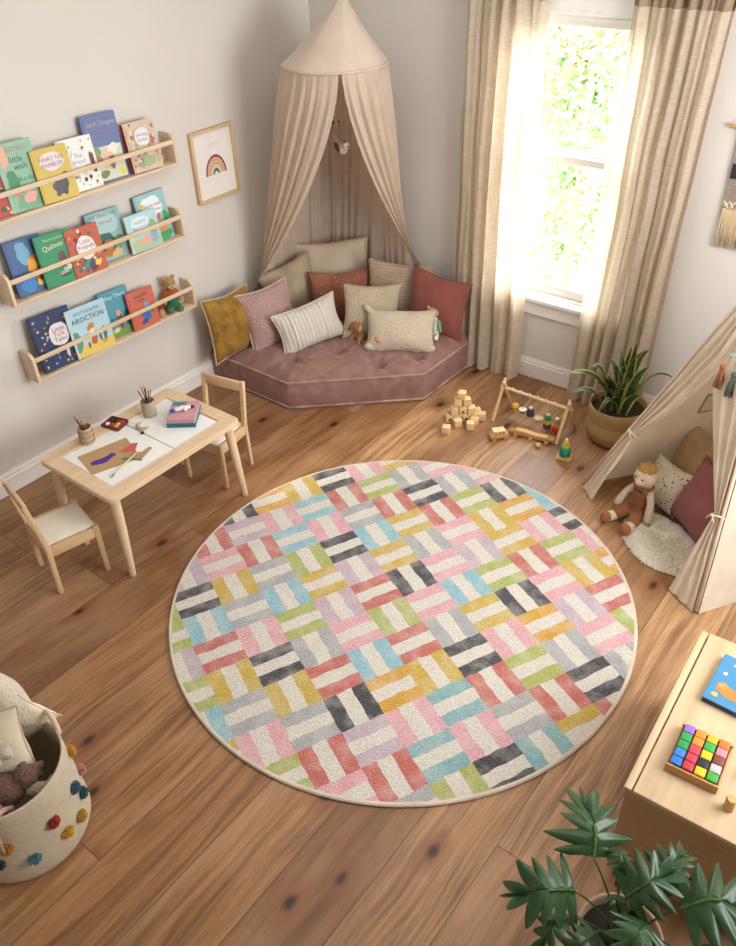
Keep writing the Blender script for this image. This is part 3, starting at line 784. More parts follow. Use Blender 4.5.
# ------------------------------------------------------------------ corner floor mattress
MPOLY = [(.02, -.02), (.02, -1.14), (.665, -1.15), (1.255, -.615), (1.255, -.02)]
def mat_edge(x, y):
    """distance inwards from the outline"""
    d = 9; n = len(MPOLY)
    for i in range(n):
        a, b = V(MPOLY[i]), V(MPOLY[(i+1) % n]); e = (b-a).normalized()
        d = min(d, (V((x, y))-a).cross(e)*-1 if False else abs((x-a.x)*e.y-(y-a.y)*e.x))
    return d
TUFTS = [(.22, -.95), (.55, -.97), (.38, -.72), (.70, -.72), (.98, -.70), (.55, -.48), (.86, -.46), (1.12, -.50), (.98, -.22), (.25, -.5), (.7, -.2)]
def mattress():
    root = empty('floor_mattress', (.5, -.5, 0), 'dusty mauve velvet five-sided tufted mattress on the floor in the corner', 'floor cushion')
    H = .19; vm = velvet('866259', '9a776c')
    b = bmesh.new(); N = 84
    bmesh.ops.create_grid(b, x_segments=N, y_segments=N, size=.5)
    for v in b.verts: v.co.x = .02+(v.co.x+.5)*1.235; v.co.y = -1.15+(v.co.y+.5)*1.13
    for (a, c) in ((MPOLY[1], MPOLY[2]), (MPOLY[2], MPOLY[3])):
        e = (V(c)-V(a)).normalized(); nrm = V((e.y, -e.x, 0))
        bmesh.ops.bisect_plane(b, geom=b.verts[:]+b.edges[:]+b.faces[:], plane_co=(*a, 0), plane_no=nrm, clear_outer=True)
    for v in b.verts:
        x, y = v.co.x, v.co.y; d = mat_edge(x, y)
        z = H-.012+.086*(1-math.exp(-d/.075))
        for tx, ty in TUFTS:
            r = math.hypot(x-tx, y-ty); z -= .046*math.exp(-(r/.038)**2)+.040*math.exp(-r/.11)
            # radiating pleats
            an = math.atan2(y-ty, x-tx); z += .0095*math.cos(an*6+tx*30)*math.exp(-((r-.065)/.05)**2)
        z += noise.noise(V((x*9, y*9, 0)))*.006*min(1, d/.05)
        if d < .05: z += .003*math.sin((x+y)*130)*(1-d/.05)*min(1, d/.012)
        v.co.z = z
    # side walls
    def sidewall(b):
        P = MPOLY; n = len(P); lv = [(0.004, .0), (.012, -.004), (.05, .008), (.10, .012), (.15, .008), (H-.012, 0)]
        for i in range(n):
            a, c = V(P[i]), V(P[(i+1) % n]); L = (c-a).length; m = max(2, int(L/.015)); e = (c-a).normalized(); nr = V((-e.y, e.x))
            if nr.dot(V((.6, -.5))-a) > 0: nr = -nr
            rows = []
            for z, off in lv:
                row = []
                for k in range(m+1):
                    t = k/m; f = min(1, t*L/.02, (1-t)*L/.02)
                    o = (off*(.8 if i in (1, 2, 3) else 0)+.0035*noise.noise(V((t*L*28+i*9, z*9, 1))))*f if i in (1, 2) else 0
                    p = a+(c-a)*t+nr*o; row.append(b.verts.new((p.x, p.y, z)))
                rows.append(row)
            for r0, r1 in zip(rows, rows[1:]):
                for k in range(m): b.faces.new((r0[k], r0[k+1], r1[k+1], r1[k]))
        bmesh.ops.recalc_face_normals(b, faces=b.faces)
    link('tufted_top', b, vm, root, smooth='all')
    s2 = bmesh.new(); sidewall(s2); link('side_wall', s2, vm, root, smooth='all')
    pm = velvet('94706a', 'c09c94')
    for z in (.014, H-.012):
        b = bm_new(); pts = []
        for i in range(5):
            a, c = V(MPOLY[i]), V(MPOLY[(i+1) % 5])
            for k in range(30): q = a.lerp(c, k/30); pts.append((q.x, q.y, z))
        tube(b, pts, .0065, 8, closed=True); link('piping', b, pm, root, smooth='all')
    for tx, ty in TUFTS:
        b = bm_new(); ball(b, (tx, ty, H+.058-.086-.008), .012, (1, 1, .4), sub=2); link('tuft_button', b, pm, root)
mattress()
MZ = .19

# ------------------------------------------------------------------ cushions in the corner
def cushion(name, label, pos, yaw, lean, roll, w, h, t, m, seed, pipe=None, pw=.004, cat='cushion', group='cushions piled on the corner mattress', ruffle=None, zmin=None, puff=.56, extra=None, pinch=.115):
    b, rim = pillow_bm(w, h, t*1.5, seed=seed, puff=puff, pinch=pinch)
    M = pose(pos, yaw, lean, roll)
    if zmin is not None:
        lo = min((M @ v.co).z for v in b.verts); M = T(0, 0, zmin-lo) @ M
    root = empty(name, (0, 0, 0), label, cat, group, matrix=M)
    link('cushion_cover', b, m, root, smooth='all', inv=False)
    if pipe is not None:
        b = bm_new(); tube(b, rim, pw, 6, closed=True); link('edge_piping', b, pipe, root, smooth='all', inv=False)
    if ruffle is not None:
        b = bmesh.new(); n = len(rim); rr = random.Random(seed)
        for k in range(n*3):
            p = rim[k//3].lerp(rim[(k//3+1) % n], (k % 3)/3); d = V((p.x, 0, p.z)).normalized()
            if abs(p.x) > w*.46: d = V((math.copysign(1, p.x), 0, d.z*.3))
            elif abs(p.z) > h*.40: d = V((d.x*.3, 0, math.copysign(1, p.z)))
            q = p+d*.016+V((rr.uniform(-.004, .004), rr.uniform(-.006, .006), rr.uniform(-.004, .004)))
            s = d.cross(V((0, 1, 0)))*.0022
            vs = [b.verts.new(x) for x in (p-s, p+s, q+s*.5, q-s*.5)]
            b.faces.new(vs)
        link('fringe', b, ruffle, root, smooth=False, inv=False)
    return root
# back row first
cushion('throw_cushion', 'large oatmeal linen cushion at the very back of the corner', (.29, -.27, .44), .70, .06, .05, .50, .47, .095, fabric('cbb8a2'), 1, fabric('b39b7c'), zmin=MZ-.004)
cushion('throw_cushion', 'olive beige woven cushion propped against the wall behind the pink fluffy one', (.19, -.565, .41), 1.25, .08, .18, .39, .39, .085, fabric('b8a78f', c2='a08f76'), 2, None, zmin=MZ-.004)
cushion('throw_cushion', 'ribbed taupe cushion with fine horizontal lines between beige and red ones', (.765, -.195, .42), .50, .06, -.10, .42, .40, .09, fabric('b9a188', stripes=(2, 420., .22)), 3, None, zmin=MZ-.004)
cushion('throw_cushion', 'rust orange speckled cushion in the middle of the pile', (.455, -.39, .40), .76, .14, .0, .40, .36, .095, fabric('9c6850', c2='824f3e', spots=('bd8a6c', 75., .25)), 4, None, zmin=MZ-.004)
cushion('throw_cushion', 'plain brick red cushion leaning on the wall by the curtain', (1.055, -.19, .41), .12, .12, -.12, .40, .385, .12, fabric('8f544c', c2='834a42', sheen=.2), 5, fabric('834a44'), zmin=MZ-.004)
cushion('throw_cushion', 'pale greige nubbly cushion behind the cream plush pillow', (.75, -.455, .39), .80, .24, -.10, .36, .345, .08, fabric('bfae93', c2='d2c3ab', fluff=90.), 6, None, zmin=MZ+.002)
cushion('throw_cushion', 'mustard gold velvet cushion against the left wall', (.165, -1.065, .40), 1.52, .22, -.04, .36, .39, .11, velvet('7c5b24', 'a67f38'), 7, fabric('cdb894'), .004, zmin=MZ-.008)
cushion('throw_cushion', 'dusty pink shaggy cushion between the mustard and the striped one', (.285, -.86, .40), 1.28, .34, .06, .355, .38, .11, fabric('b6928c', c2='c9a7a0', fluff=70.), 8, fabric('dfcbbf'), .004, zmin=MZ-.004)
def lumbar():
    r = cushion('throw_cushion', 'rectangular cream cushion with grey woven stripes and braided bands, lowest in the front', (.515, -.765, .345), 1.16, .30, .14, .42, .265, .10, fabric('c9c2b5', c2='d8d2c6', stripes=(0, 260., .06)), 9, fabric('ddd4c5'), .004, zmin=MZ+.004)
    for x, c, w in ((-.115, 'e4ddcf', .020), (-.02, 'e6e0d4', .012), (.085, 'e4ddcf', .020)):
        b = bm_new(); pts = []
        for k in range(29):
            z = -.118+.236*k/28; u, v = x/.21, z/.1325; e = max(0, 1-u*u)*max(0, 1-v*v)
            y = -(.0765*e**.56)+noise.noise(V((x*3, 7, z*3))+V((27.9, 15.3, 8.1)))*.018-.0005
            pts.append((x*(1-.07*(1-abs(v)**1.6)*abs(u)**3)+(.004 if k % 2 else -.004), y, z*.97))
        tube(b, pts, w*.32, 6); link('braided_band', b, fabric(c), r, smooth='all', inv=False)
lumbar()

# ------------------------------------------------------------------ canopy
def canopy():
    cxr, cyr, zr, rr = .62, -.52, 1.76, .27
    root = empty('bed_canopy', (cxr, cyr, .2), 'blush beige hanging canopy with cone top and parted drapes over the corner nook', 'canopy')
    cm = fabric('dccab8', var=.05, bump=.1, trans=.32, rough=.95)
    cm2 = fabric('ddccbc', var=.05, bump=.1, trans=.2, rough=.95)
    ph0 = math.atan2(-3.5, 3.0)
    b = bmesh.new(); rings = []; nz = 16; n = 96
    for k in range(nz+1):
        t = k/nz; z = zr+t*.30; r = rr*(1-t)+.010*t-.012*math.sin(PI*t)
        row = []
        for i in range(n):
            a = 2*PI*i/n; seam = .0025*abs(math.sin(a*4)); rad = r-seam+noise.noise(V((math.cos(a)*3, math.sin(a)*3, z*3)))*.005*math.sin(PI*t)
            row.append(b.verts.new((cxr+.045*t+rad*math.cos(a), cyr+.035*t+rad*math.sin(a), z)))
        rings.append(row)
    for r0, r1 in zip(rings, rings[1:]):
        for i in range(n): b.faces.new((r0[i], r0[(i+1) % n], r1[(i+1) % n], r1[i]))
    link('cone_top', b, cm2, root, smooth='all')
    b = bm_new(); tube(b, [(cxr+(rr+.001)*math.cos(2*PI*i/64), cyr+(rr+.001)*math.sin(2*PI*i/64), zr-.004) for i in range(64)], .0065, 8, closed=True)
    link('hoop_trim', b, fabric('cdb7a5'), root, smooth='all')
    b = bm_new(); tube(b, [(cxr+.045, cyr+.035, zr+.29), (cxr+.045, cyr+.035, CH-.001)], .003, 6); link('hanging_cord', b, fabric('c9b8a4'), root)
    # bottom path of the drape, from the left front edge round the corner to the right front edge
    BP = [(0, (.055, -.80, .44)), (.10, (.06, -.765, .44)), (.20, (.075, -.72, .42)), (.28, (.05, -.60, .30)), (.42, (.05, -.22, .24)), (.50, (.10, -.09, .24)),
          (.58, (.24, -.05, .24)), (.72, (.62, -.05, .30)), (.80, (.76, -.085, .44)), (.90, (.80, -.06, .52)), (1., (.845, -.065, .56))]
    def bp(s):
        for (a, p), (c, q) in zip(BP, BP[1:]):
            if s <= c:
                t = (s-a)/(c-a); t = t*t*(3-2*t); return V(p).lerp(V(q), t)
        return V(BP[-1][1])
    def sheet(s0, s1, nf, name, seed):
        b = bmesh.new(); NS, NT_ = int((s1-s0)*560), 46; rows = []
        for j in range(NT_+1):
            t = j/NT_; row = []
            for i in range(NS+1):
                s = s0+(s1-s0)*i/NS
                a = ph0+.05-s*(2*PI-.06)
                top = V((cxr+rr*math.cos(a), cyr+rr*math.sin(a), zr-.006)); bot = bp(s)
                edge = max(0., 1-min(s, 1-s)/.25)
                hz = t**(.82+.68*edge)
                p = top.lerp(bot, hz); p.z = top.z+(bot.z-top.z)*t
                nd = V((math.cos(a), math.sin(a), 0)); 
                if t > .05:
                    nd = nd.lerp(V((.7, -.7, 0)), min(1, t*.6)*0)
                ph = s*nf*2*PI+noise.noise(V((s*9, t*1.2, seed)))*2.4
                amp = .011*(min(1, t*5)**.7)*(1-.35*t)
                w_ = math.sin(ph)+.45*math.sin(ph*1.9+1.3+t*2)+.3*noise.noise(V((s*60, t*3, seed)))
                p += nd*amp*w_
                p.x = max(.006, p.x); p.y = min(-.006, p.y)
                row.append(b.verts.new(p))
            rows.append(row)
        for r0, r1 in zip(rows, rows[1:]):
            for i in range(NS): b.faces.new((r0[i], r0[i+1], r1[i+1], r1[i]))
        link(name, b, cm, root, smooth='all')
    sheet(0, .27, 30, 'front_drape', 1.); sheet(.27, .74, 30, 'back_drape', 5.); sheet(.74, 1., 30, 'front_drape', 9.)
canopy()
def bird(name, c, rz, s, label, zc):
    root = empty(name, c, label, 'hanging bird', None, rz=rz)
    b = bm_new(); ball(b, (0, 0, 0), .022*s, (1.5, .75, .8), sub=3); ball(b, (.038*s, 0, .016*s), .013*s, (1, .85, .9), sub=3)
    for k in range(5): ball(b, (-.03*s-.008*s*k, 0, .004*s+.005*s*k), .011*s-.0012*s*k, (1.2, .9, .5), sub=2)
    bb = remesh(b, .0028*s, 3); link('body', bb, fabric('e2d8c8', bump=.1), root, smooth='all', inv=False)
    for sy in (-1, 1):
        b = bm_new(); ball(b, (-.004*s, sy*.016*s, .004*s), .017*s, (1.4, .3, .7), rot=R(.35, 'Y'), sub=2); link('wing', b, fabric('5b4a3f'), root, smooth='all', inv=False)
    b = bm_new(); lathe(b, [(.004*s, 0), (0, .012*s)], 8, (.050*s, 0, .016*s), R(PI/2, 'Y')); link('beak', b, plain('c8a060'), root, inv=False)
    b = bm_new(); tp = R(-rz) @ V((.662-c[0], -.487-c[1], 2.0-c[2])); tube(b, [(0, 0, .014*s), tp], .0012, 5); link('hanging_string', b, plain('e0d6c6'), root, inv=False)
    return root
bird('hanging_bird', (.635, -.515, 1.335), -.5, 1.7, 'small white felt bird with dark wings hanging inside the canopy', 1.98)
bird('hanging_bird', (.585, -.50, 1.455), 2.4, .9, 'tiny pale bird hanging higher and further back inside the canopy', 1.98)

# ------------------------------------------------------------------ window curtains
def curtain(label, xt, xb, seed, nf, z0=.012, lean=0.):
    root = empty('linen_curtain', ((xt[0]+xt[1])/2, -.09, 0), label, 'curtain', 'sheer linen window curtains')
    b = bmesh.new(); NX, NZ = 260, 60; zt = 2.13; rows = []
    def surf(u, z):
        t = 1-z/zt
        x0 = xt[0]+(xb[0]-xt[0])*t; x1 = xt[1]+(xb[1]-xt[1])*t
        ph = u*nf*2*PI+noise.noise(V((u*3, t*1.1, seed)))*2.2
        amp = (.030+.012*t)*(1 if z < 2.0 else max(.35, 1-(z-2.0)/.13*.6))
        y = -.085+amp*math.sin(ph)+.010*math.sin(2.3*ph+seed+t*2)+.006*noise.noise(V((u*30, t*6, seed)))
        x = x0+(x1-x0)*u+.012*math.cos(ph)*1.+.01*noise.noise(V((u*4, t*5, seed+3)))
        if t > .93: y -= (t-.93)*.25*abs(math.sin(ph*.5+1)); 
        return V((x, min(y, -.028), z))
    for j in range(NZ+1):
        z = zt-(zt-z0)*j/NZ
        rows.append([b.verts.new(surf(i/NX, z+(0 if j < NZ else .006*math.sin(i*.3)))) for i in range(NX+1)])
    for r0, r1 in zip(rows, rows[1:]):
        for i in range(NX): b.faces.new((r0[i], r0[i+1], r1[i+1], r1[i]))
    link('curtain_panel', b, CURT, root, smooth='all')
    b = bmesh.new(); pr = None
    for i in range(NX+1):
        q = surf(i/NX, .0)
        vs = [b.verts.new(surf(i/NX, z)+V((0, -.0022, 0))) for z in (2.03, 2.125)]
        if pr: b.faces.new((pr[0], vs[0], vs[1], pr[1]))
        pr = vs
    link('rod_pocket', b, CURT_UNLIT, root, smooth='all')
CURT = sheer(); CURT_UNLIT = fabric('a08c74', trans=.2)  # header cloth coloured darker to paint in the missing backlight above the window
curtain('sheer beige linen curtain beside the canopy, hanging down next to the mattress', (1.125, 1.562), (1.075, 1.572), 2.3, 5.0)
curtain('sheer beige linen curtain behind the snake plant basket', (1.985, 2.445), (1.905, 2.365), 7.9, 6.5)
def rod():
    root = empty('curtain_rod', (1.78, -.085, 2.12), 'dark metal curtain rod above the window', 'curtain rod')
    b = bm_new(); tube(b, [(1.05, -.085, 2.12), (2.52, -.085, 2.12)], .008, 12); link('pole', b, plain('4a4038', .4), root)
    for x in (1.05, 2.52):
        b = bm_new(); ball(b, (x, -.085, 2.12), .018, sub=3); link('finial', b, plain('4a4038', .4), root)
    for x in (1.085, 2.485):
        b = bm_new(); box(b, (x, -.045, 2.12), (.012, .09, .012)); box(b, (x, -.003, 2.12), (.03, .006, .06)); link('bracket', b, plain('4a4038', .4), root)
rod()

# ------------------------------------------------------------------ wall hanging
def hanging():
    x0, x1 = 2.54, 2.92
    root = empty('woven_wall_hanging', ((x0+x1)/2, -.02, 1.57), 'cream woven wall hanging with black stripe and long fringe beside the teepee', 'wall hanging')
    b = bm_new(); tube(b, [(x0-.05, -.02, 1.575), (x1+.05, -.02, 1.575)], .008, 12); link('dowel', b, wood('c8975c', 'x'), root)
    def panel(za, zb, c, nm, th=.008):
        b = bm_new(); box(b, ((x0+x1)/2, -.015, (za+zb)/2), (x1-x0, th, zb-za), bevel=.002); link(nm, b, fabric(c, bump=.5, stripes=(2, 900., .1)), root)
    panel(1.419, 1.57, 'd8cdbd', 'woven_panel'); panel(1.352, 1.419, '35322f', 'black_stripe', .011); panel(1.25, 1.352, 'cfc2ae', 'woven_panel')
    b = bm_new(); n = 15
    for i in range(n+1):
        for q in (0, 1):
            x = x0+(x1-x0)*i/n
            if i < n:
                xa, xb = (x, x+(x1-x0)/n) if q else (x+(x1-x0)/n, x)
                tube(b, [(xa, -.018-q*.004, 1.25), ((xa+xb)/2, -.022, 1.232), (xb, -.018, 1.215)], .004, 6)
    link('knotted_band', b, fabric('d8c9ae', bump=.5), root, smooth='all')
    b = bm_new(); rr = random.Random(4)
    for i in range(62):
        x = x0+(x1-x0)*(i+.5)/62
        tube(b, [(x, -.015, 1.22), (x+rr.uniform(-.003, .003), -.017+rr.uniform(-.004, .004), 1.13), (x+rr.uniform(-.006, .006), -.016+rr.uniform(-.006, .004), 1.035+rr.uniform(-.012, .008))], [.0034, .0036, .003], 5)
    link('fringe', b, fabric('cdb793', bump=.4), root, smooth='all')
    b = bm_new(); tube(b, [(x0-.03, -.02, 1.58), ((x0+x1)/2, -.012, 1.80), (x1+.03, -.02, 1.58)], .002, 5); link('hanging_string', b, plain('d8cdbd'), root)
hanging()

# ------------------------------------------------------------------ teepee
def teepee():
    A, B, C, D = V((2.40, -.825, 0)), V((3.155, -1.34, 0)), V((3.67, -.59, 0)), V((2.92, -.075, 0)); AP = V((3.03, -.70, 1.38))
    root = empty('play_teepee', ((A.x+C.x)/2, (A.y+C.y)/2, 0), 'natural canvas play teepee with tied back door flaps beside the snake plant', 'teepee')
    cv = fabric('e2d4c0', c2='d8c8b0', var=.06, bump=.15, trans=.28, weave=400.)
    cv2 = fabric('d9c8ae', var=.05, bump=.15, trans=.2)
    for P in (A, B, C, D):
        d = (AP-P).normalized(); b = bm_new(); tube(b, [P+d*.004, AP+d*.14], .010, 12); link('pole', b, wood('c9a173', 'z'), root)
    def panel(P, Q, name, out, s1=.97, bulge=-.012, N=26, seed=0):
        b = bmesh.new(); rows = []
        for j in range(N+1):
            t = s1*j/N; p, q = P.lerp(AP, t), Q.lerp(AP, t); row = []
            for i in range(N+1):
                u = i/N; x = p.lerp(q, u); k = math.sin(PI*u)*(1-t)
                x = x+out*(bulge*k+.019+noise.noise(V((u*4, t*5, seed)))*.010*math.sin(PI*u))
                x.z = max(x.z, .003); row.append(b.verts.new(x))
            rows.append(row)
        for r0, r1 in zip(rows, rows[1:]):
            for i in range(N): b.faces.new((r0[i], r0[i+1], r1[i+1], r1[i]))
        link(name, b, cv, root, smooth='all')
    def outn(P, Q):
        n = (Q-P).cross(AP-P).normalized(); c = (A+B+C+D)/4
        return n if n.dot(P-c) > 0 else -n
    panel(D, A, 'side_panel', outn(D, A), seed=1); panel(B, C, 'side_panel', outn(B, C), seed=2); panel(C, D, 'rear_panel', outn(C, D), seed=3)
    fn = outn(A, B)
    Tm = V((2.885, -.832, .81))
    def sheet(corn, name, folds, seed, amp=.008, NU=40, NV=30):
        """four-corner ruled cloth: corn(u,v) -> point"""
        b = bmesh.new(); rows = []
        for j in range(NV+1):
            row = []
            for i in range(NU+1):
                u, v = i/NU, j/NV; p = corn(u, v)
                w_ = math.sin(u*folds*2*PI+noise.noise(V((u*3, v*2, seed)))*1.5)
                p = p+fn*(amp*w_*(.4+.6*math.sin(PI*min(1, v+.1)))+.018+.004*noise.noise(V((u*6, v*6, seed))))
                p.z = max(.003, p.z); row.append(b.verts.new(p))
            rows.append(row)
        for r0, r1 in zip(rows, rows[1:]):
            for i in range(NU): b.faces.new((r0[i], r0[i+1], r1[i+1], r1[i]))
        bmesh.ops.remove_doubles(b, verts=b.verts, dist=1e-5)
        link(name, b, cv, root, smooth='all')
    s1 = .95
    def flap(P, other, stie, tiein, floor_in, label):
        tie = P.lerp(AP, stie); inn = (other-P).normalized(); ctr = (A+B)/2
        # upper: pole line from tie to top, free edge from tie (pinched) sagging to Tm, then seam up to apex
        def upper(u, v):
            pole = tie.lerp(P.lerp(AP, s1), v)
            free0 = tie+inn*tiein
            if v < .62:
                t = v/.62; f = free0.lerp(Tm, t); f.z -= .030*math.sin(PI*t)
            else:
                t = (v-.62)/.38; f = Tm.lerp(ctr.lerp(AP, s1), t)
            return pole.lerp(f, u)
        sheet(upper, 'door_flap', 3.0, P.x, .009)
        def lower(u, v):
            pole = tie.lerp(P, v); f = (tie+inn*tiein).lerp(P+inn*floor_in+fn*.02, v**1.15); return pole.lerp(f, u)
        sheet(lower, 'door_skirt', 2.5, P.x+3, .008)
        b = bm_new(); d = (AP-P).normalized(); s_ = d.cross(fn).normalized(); c0 = tie+inn*tiein*.45+fn*.014
        tube(b, [c0+s_*.028*math.cos(a)+fn*.026*math.sin(a)+d*.004*math.sin(2*a) for a in [2*PI*k/20 for k in range(20)]], .005, 6, closed=True)
        tube(b, [c0+fn*.028, c0+fn*.034+inn*.015-V((0, 0, .012)), c0+fn*.030+inn*.028-V((0, 0, .034))], .0035, 6)
        tube(b, [c0+fn*.028, c0+fn*.034-inn*.012-V((0, 0, .010)), c0+fn*.030-inn*.018-V((0, 0, .030))], .0035, 6)
        ball(b, c0+fn*.029, .008, sub=2)
        link('tie_ribbon', b, cv2, root, smooth='all')
    flap(A, B, .285, .035, .115, 'a'); flap(B, A, .275, .03, .145, 'b')
    # hemmed seams
    for P, sn in ((A, outn(D, A)), (B, outn(B, C))):
        d = (AP-P).normalized(); o_ = (fn+sn).normalized()*.020; b = bm_new(); tube(b, [P+o_+d*.012, P.lerp(AP, .3)+o_, P.lerp(AP, .6)+o_, P.lerp(AP, .95)+o_], .0085, 8); link('seam_piping', b, cv2, root, smooth='all')
    # little window on the side panel facing the plant, seen from inside
    nl = outn(D, A)
    pts = [V((2.806, -.535, .535)), V((2.890, -.415, .529)), V((2.890, -.365, .405)), V((2.782, -.515, .415))]
    P0 = A+nl*.010
    pts = [p-nl*((p-P0).dot(nl)) for p in pts]
    b = bm_new(); tube(b, pts, .005, 6, closed=True); link('window_binding', b, fabric('a58f6c'), root, smooth='all')
    b = bmesh.new(); vs = [b.verts.new(p) for p in pts]; f = b.faces.new(vs); g = bmesh.ops.extrude_face_region(b, geom=[f])
    bmesh.ops.translate(b, vec=-nl*.002, verts=[v for v in g['geom'] if isinstance(v, bmesh.types.BMVert)]); bmesh.ops.recalc_face_normals(b, faces=b.faces)
    link('window_mesh', b, plain('d9cfc0', .8), root, smooth=False)
    return fn
FN = teepee()
def tassel(c, col, label, top):
    root = empty('tassel', c, label, 'tassel', None, matrix=T(*c) @ Matrix.Diagonal((1.45, 1.45, 1.25, 1)))
    rr = random.Random(int(col, 16) % 97); b = bm_new()
    for i in range(46):
        a = rr.uniform(0, 2*PI); r = rr.uniform(.003, .012)
        tube(b, [(r*.25*math.cos(a), r*.25*math.sin(a), .0), (r*.9*math.cos(a), r*.9*math.sin(a), -.03), (r*1.3*math.cos(a), r*1.3*math.sin(a), -.068+rr.uniform(-.006, .004))], .0017, 4)
    link('strands', b, fabric(col), root, smooth='all', inv=False)
    b = bm_new(); ball(b, (0, 0, .006), .009, sub=2); tube(b, [(.006*math.cos(q), .006*math.sin(q), -.006) for q in [k*PI/6 for k in range(12)]], .002, 5, closed=True)
    link('knot', b, fabric(col), root, smooth='all', inv=False)
    b = bm_new(); q_ = V(top)-V(c); tube(b, [(0, 0, .01), (q_.x/1.45, q_.y/1.45, q_.z/1.25)], .0009, 5); link('cord', b, plain('b59a78'), root, inv=False)
ft = V((2.885, -.832, .81))+FN*.03
tassel((2.915, -.892, .885), '98593a', 'rust orange tassel hanging at the teepee door', (2.945, -.870, .975))
tassel((2.968, -.905, .872), '5a6350', 'sage green tassel hanging at the teepee door', (2.965, -.870, .975))
def star():
    root = empty('hanging_felt_star', (2.948, -.892, .955), 'small grey green felt star hanging above the tassels', 'ornament')
    b = bmesh.new(); rr_ = [(.028 if k % 2 == 0 else .013) for k in range(10)]
    poly = [(r*math.sin(k*PI/5), r*math.cos(k*PI/5)) for k, r in enumerate(rr_)]
    prism(b, poly, -.003, .003, 'xz', bevel=.001); b.transform(R(.6)); m = link('star', b, fabric('8d9282'), root, inv=False)
    b = bm_new(); tube(b, [(0, 0, .024), (.01, .012, .06)], .0012, 5); link('cord', b, plain('b59a78'), root, inv=False)
star()

# things in the teepee
def fur(bm_, pts, nrm_fn, n, L, seed, w=.0016):
    pass
def sheepskin():
    cx_, cy_ = 2.875, -1.02; rz = -.60
    root = empty('sheepskin_rug', (cx_, cy_, 0), 'small cream sheepskin lying on the floor in the teepee doorway', 'fur rug', rz=rz)
    def outl(a): return .22*(1+.10*math.cos(2*a)+.05*noise.noise(V((math.cos(a)*2, math.sin(a)*2, 4))))*(1+.05*math.sin(3*a)), .155*(1+.06*noise.noise(V((math.cos(a)*3, math.sin(a)*3, 9))))
    b = bmesh.new(); NR, NA = 22, 72; rows = []
    c0 = b.verts.new((0, 0, .030))
    for j in range(1, NR+1):
        t = j/NR; row = []
        for i in range(NA):
            a = 2*PI*i/NA; ra, rb_ = outl(a); x, y = ra*t*math.cos(a), rb_*t*math.sin(a)
            z = .004+.026*(1-t**6)+.005*noise.noise(V((x*40, y*40, 0)))
            row.append(b.verts.new((x, y, max(.003, z))))
        rows.append(row)
    for i in range(NA): b.faces.new((c0, rows[0][i], rows[0][(i+1) % NA]))
    for r0, r1 in zip(rows, rows[1:]):
        for i in range(NA): b.faces.new((r0[i], r1[i], r1[(i+1) % NA], r0[(i+1) % NA]))
    fm = fabric('e4dac4', c2='eee6d4', fluff=60., var=.05)
    link('hide', b, fm, root, smooth='all', inv=False)
    b = bmesh.new(); rr = random.Random(3)
    for k in range(5200):
        a = rr.uniform(0, 2*PI); t = math.sqrt(rr.random()); ra, rb_ = outl(a); x, y = ra*t*math.cos(a), rb_*t*math.sin(a)
        z = .004+.024*(1-t**6); da = a+noise.noise(V((x*14, y*14, 1)))*4; L = .017; d = V((math.cos(da)*L*.8, math.sin(da)*L*.8, L*(1-t*.8)*.7))
        s = V((-d.y, d.x, 0)).normalized()*.0014; p = V((x, y, z)); q = p+d*.6+V((0, 0, .003))
        v = [b.verts.new(c) for c in (p-s, p+s, q+s*.8, q-s*.8)]; tip = b.verts.new(p+d+V((0, 0, -.001)))
        b.faces.new(v); b.faces.new((v[3], v[2], tip))
    o = link('wool', b, fabric('efe7d6', var=.04), root, smooth=False, inv=False); o['kind'] = 'stuff'
sheepskin()
GT = None
cushion('teepee_cushion', 'large tan cushion leaning on the rear inside the teepee, behind the dotted one', (2.86, -.555, .25), -.50, .38, .0, .36, .33, .11, fabric('c2a984', c2='b1976f'), 11, None, zmin=.004, group=GT)
cushion('teepee_cushion', 'small ivory cushion with dark dots behind the doll', (2.765, -.74, .2), -.35, .42, -.05, .23, .235, .08, fabric('e0d3ba', spots=('4a4038', 62., .26)), 12, None, zmin=.004, group=GT)
cushion('teepee_cushion', 'dusky rose cushion with fringed edge standing inside the teepee door', (2.985, -.86, .2), -.62, .34, -.10, .31, .33, .10, fabric('905c58', c2='84504c'), 13, fabric('7c4646'), .0045, zmin=.006, ruffle=fabric('8c4b50'), group=GT)

# ------------------------------------------------------------------ stuffed toys
def cap(bm, a, c, r0, r1): capsule(bm, a, c, r0, r1, 8)
def plush_cushion():
    M = pose((.975, -.460, .305), .62, .55, -.04)
    b, rim = pillow_bm(.42, .26, .20, seed=21, puff=.50, wr=.012)
    lo = min((M @ v.co).z for v in b.verts); M = T(0, 0, MZ-.002-lo) @ M
    root = empty('plush_cushion', (0, 0, 0), 'cream fleecy animal cushion with little paws lying at the front of the mattress', 'plush toy', matrix=M)
    fm = fabric('dccab0', c2='e8dac4', fluff=120., var=.05)
    link('body', b, fm, root, smooth='all', inv=False)
    for x, z, r in ((-.180, -.095, .030), (-.110, -.105, .022), (.10, -.108, .020), (.185, -.098, .022)):
        b = bm_new(); ball(b, (x, -.016, z), r, (1.2, 1., .9), sub=3); link('paw', b, fabric('eadfcc', fluff=150.), root, smooth='all', inv=False)
    b = bm_new()
    for k in range(6): ball(b, (-.15-.012*k, -.01, .085+.010*k), .030-.0025*k, sub=2)
    link('tail', remesh(b, .005, 3), fm, root, smooth='all', inv=False)
    b = bm_new(); ball(b, (-.125, -.062, -.055), .024, (1, .7, 1), sub=3); link('patch', b, fabric('cf9c86'), root, smooth='all', inv=False)
plush_cushion()
